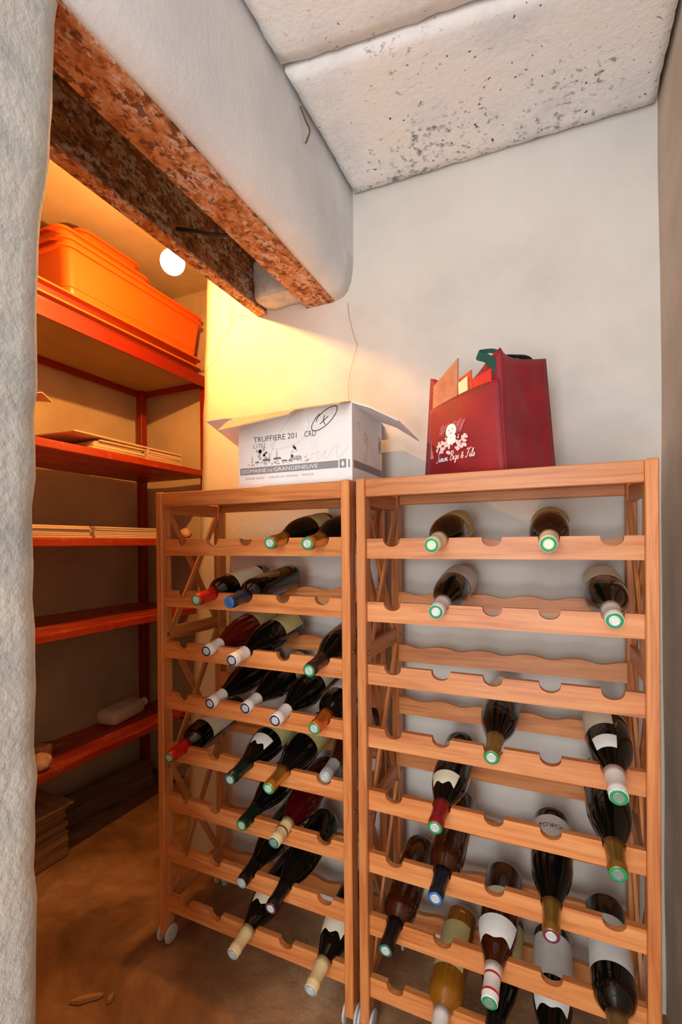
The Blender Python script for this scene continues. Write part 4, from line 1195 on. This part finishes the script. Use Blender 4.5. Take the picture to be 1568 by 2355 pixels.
# half-hidden open carton on the second shelf
kb = empty('cardboard_box', (-1.62, 0.86, 1.4275), 'brown cardboard box with raised flap, mostly behind the pillar', 'box')
x0, x1, y0, y1, z0, z1 = -1.75, -1.50, 0.74, 0.955, 1.4275, 1.585
for nm, a in (('front_panel', (x1 - T, x1, y0, y1)), ('back_panel', (x0, x0 + T, y0, y1)), ('side_panel', (x0 + T, x1 - T, y0, y0 + T)), ('side_panel', (x0 + T, x1 - T, y1 - T, y1))):
    box(nm, *a, z0, z1, M['card_brown'], kb, 0.0004)
box('bottom_panel', x0 + T, x1 - T, y0 + T, y1 - T, z0, z0 + T, M['card_brown'], kb, 0.0004)
flap('flap', [[(x1, y1, z1), (x0, y1, z1)], [(x1 + 0.004, y1 + 0.03, z1 + 0.010), (x0, y1 + 0.04, z1 + 0.02)], [(x1 + 0.004, y1 + 0.064, z1 - 0.012), (x0, y1 + 0.05, z1 + 0.03)]], 0.003, M['card_brown'], kb)

# jug and rubble on the lowest board
jg = empty('plastic_jug', (-1.665, 1.425, 0.3722), 'milky plastic jug lying flat on the lowest red shelf', 'jug')
jg.rotation_euler = (0, 0, math.radians(8))
bm = box_bm(0.105, 0.20, 0.062, 0.024, 4)
for vv in bm.verts:
    if vv.co.y > 0.05: vv.co.x *= 1 - 0.28 * (vv.co.y - 0.05) / 0.05
from_bm('body', bm, M['jug'], jg, True, (0, 0, 0.031))
nk = link('neck', lathe_me('neck', [(0.016, 0), (0.015, 0.014), (0.015, 0.020)], 20), M['jug'], jg, False, (0.01, 0.095, 0.034)); nk.rotation_euler = (-math.pi / 2, 0, 0)
cp = link('cap', lathe_me('cap', [(0.0175, 0.012), (0.018, 0.03), (0.015, 0.032)], 20), M['white'], jg, False, (0.01, 0.095, 0.034)); cp.rotation_euler = (-math.pi / 2, 0, 0)
box('paper_label', -1.665 - 0.014, -1.665 + 0.020, 1.425 - 0.03, 1.425 + 0.025, 0.3722 + 0.0615, 0.3722 + 0.0632, M['white'], jg, 0.0004)
bm = box_bm(0.075, 0.050, 0.048, 0.004, 1)
bmesh.ops.subdivide_edges(bm, edges=list(bm.edges), cuts=2, use_grid_fill=True)
for vv in bm.verts: vv.co += vv.co.normalized() * 0.004 * mnoise.noise(vv.co * 50)
o = from_bm('brick_fragment', bm, M['brick'], None, False, (-1.612, 1.030, 0.3722 + 0.0262)); o.rotation_euler = (0, 0, 0.3)
tag(o, 'broken tan brick piece beside the wood wedge on lowest shelf', 'brick')
o = from_py('wood_wedge', [(-0.03, -0.06, 0), (0.03, -0.06, 0), (0.025, 0.075, 0), (-0.02, 0.06, 0), (-0.03, -0.06, 0.036), (0.02, -0.06, 0.034), (0.022, 0.072, 0.004), (-0.018, 0.058, 0.010)],
            [(0, 1, 2, 3), (4, 5, 6, 7), (0, 1, 5, 4), (1, 2, 6, 5), (2, 3, 7, 6), (3, 0, 4, 7)], M['board_dark'], None, False, (-1.675, 1.085, 0.3725))
tag(o, 'dark wooden wedge lying on the lowest red shelf', 'wedge')
bm = bmesh.new(); bmesh.ops.create_icosphere(bm, subdivisions=3, radius=0.026)
for vv in bm.verts: vv.co *= 1 + 0.4 * mnoise.noise(vv.co * 45)
tag(from_bm('stone', bm, M['stone'], None, True, (-1.520, 0.985, 0.3722 + 0.030)), 'pinkish pitted stone near the front edge of lowest shelf', 'stone')

# leaning plank and board pile under the shelves
prof = [(-0.30, 0.0), (0.29, 0.0), (0.29, 0.118)]
for k in range(13):
    t = k / 12
    prof.append((0.27 - 0.57 * t, 0.118 - 0.012 * t + 0.006 * mnoise.noise(Vector((t * 9, 1, 0)))))
o = from_bm('plank', prism_bm([(y * 0.82, z_) for y, z_ in prof], 'x', -0.009, 0.009), M['plank'], None, False, (-1.722, 1.375, 0.004))
o.rotation_euler = (0, math.radians(-14), math.radians(-8))
tag(o, 'dark rough plank standing on edge under the lowest shelf', 'plank')
z = 0.0045
ths = [0.022, 0.012, 0.014, 0.010, 0.016, 0.013, 0.012, 0.020, 0.012, 0.014, 0.018, 0.012, 0.009]
WORD = ['bottom', 'second', 'third', 'fourth', 'fifth', 'sixth', 'seventh', 'eighth', 'ninth', 'tenth', 'eleventh', 'twelfth', 'top']
for k, t in enumerate(ths):
    j = rb.uniform(-0.006, 0.006)
    ext = 0.016 if k == len(ths) - 1 else 0
    board(-1.755 + j, -1.585 + j + ext, 0.62, 1.115 + j + ext, z, t, rb.uniform(-0.006, 0.006), 'weathered board on the floor by the pillar, %s of the pile' % WORD[k], 'board pile under the shelves', 'board_dark' if k < len(ths) - 1 else 'chip')
    z += t + 0.0005

# splinters on the floor
def chip(loc, rz, L, w_, label):
    v = [(-L / 2, 0, 0), (-L * 0.2, -w_ / 2, 0), (L * 0.35, -w_ * 0.35, 0), (L / 2, w_ * 0.1, 0), (L * 0.1, w_ / 2, 0), (-L * 0.3, w_ * 0.3, 0)]
    vv = v + [(x * 0.92, y * 0.8, 0.007) for x, y, _ in v]
    n = 6
    f = [tuple(range(n)), tuple(range(n, 2 * n))] + [(k, (k + 1) % n, n + (k + 1) % n, n + k) for k in range(n)]
    o = from_py('wood_chip', vv, f, M['chip'], None, False, loc); o.rotation_euler = (0, 0, rz)
    tag(o, label, 'wood chip')
chip((-1.038, 0.776, 0.0035), math.radians(40), 0.080, 0.020, 'long pale wood chip on the floor before the racks')
chip((-0.985, 0.800, 0.0035), 1.9, 0.026, 0.014, 'short pale wood chip on the floor next to the longer chip')
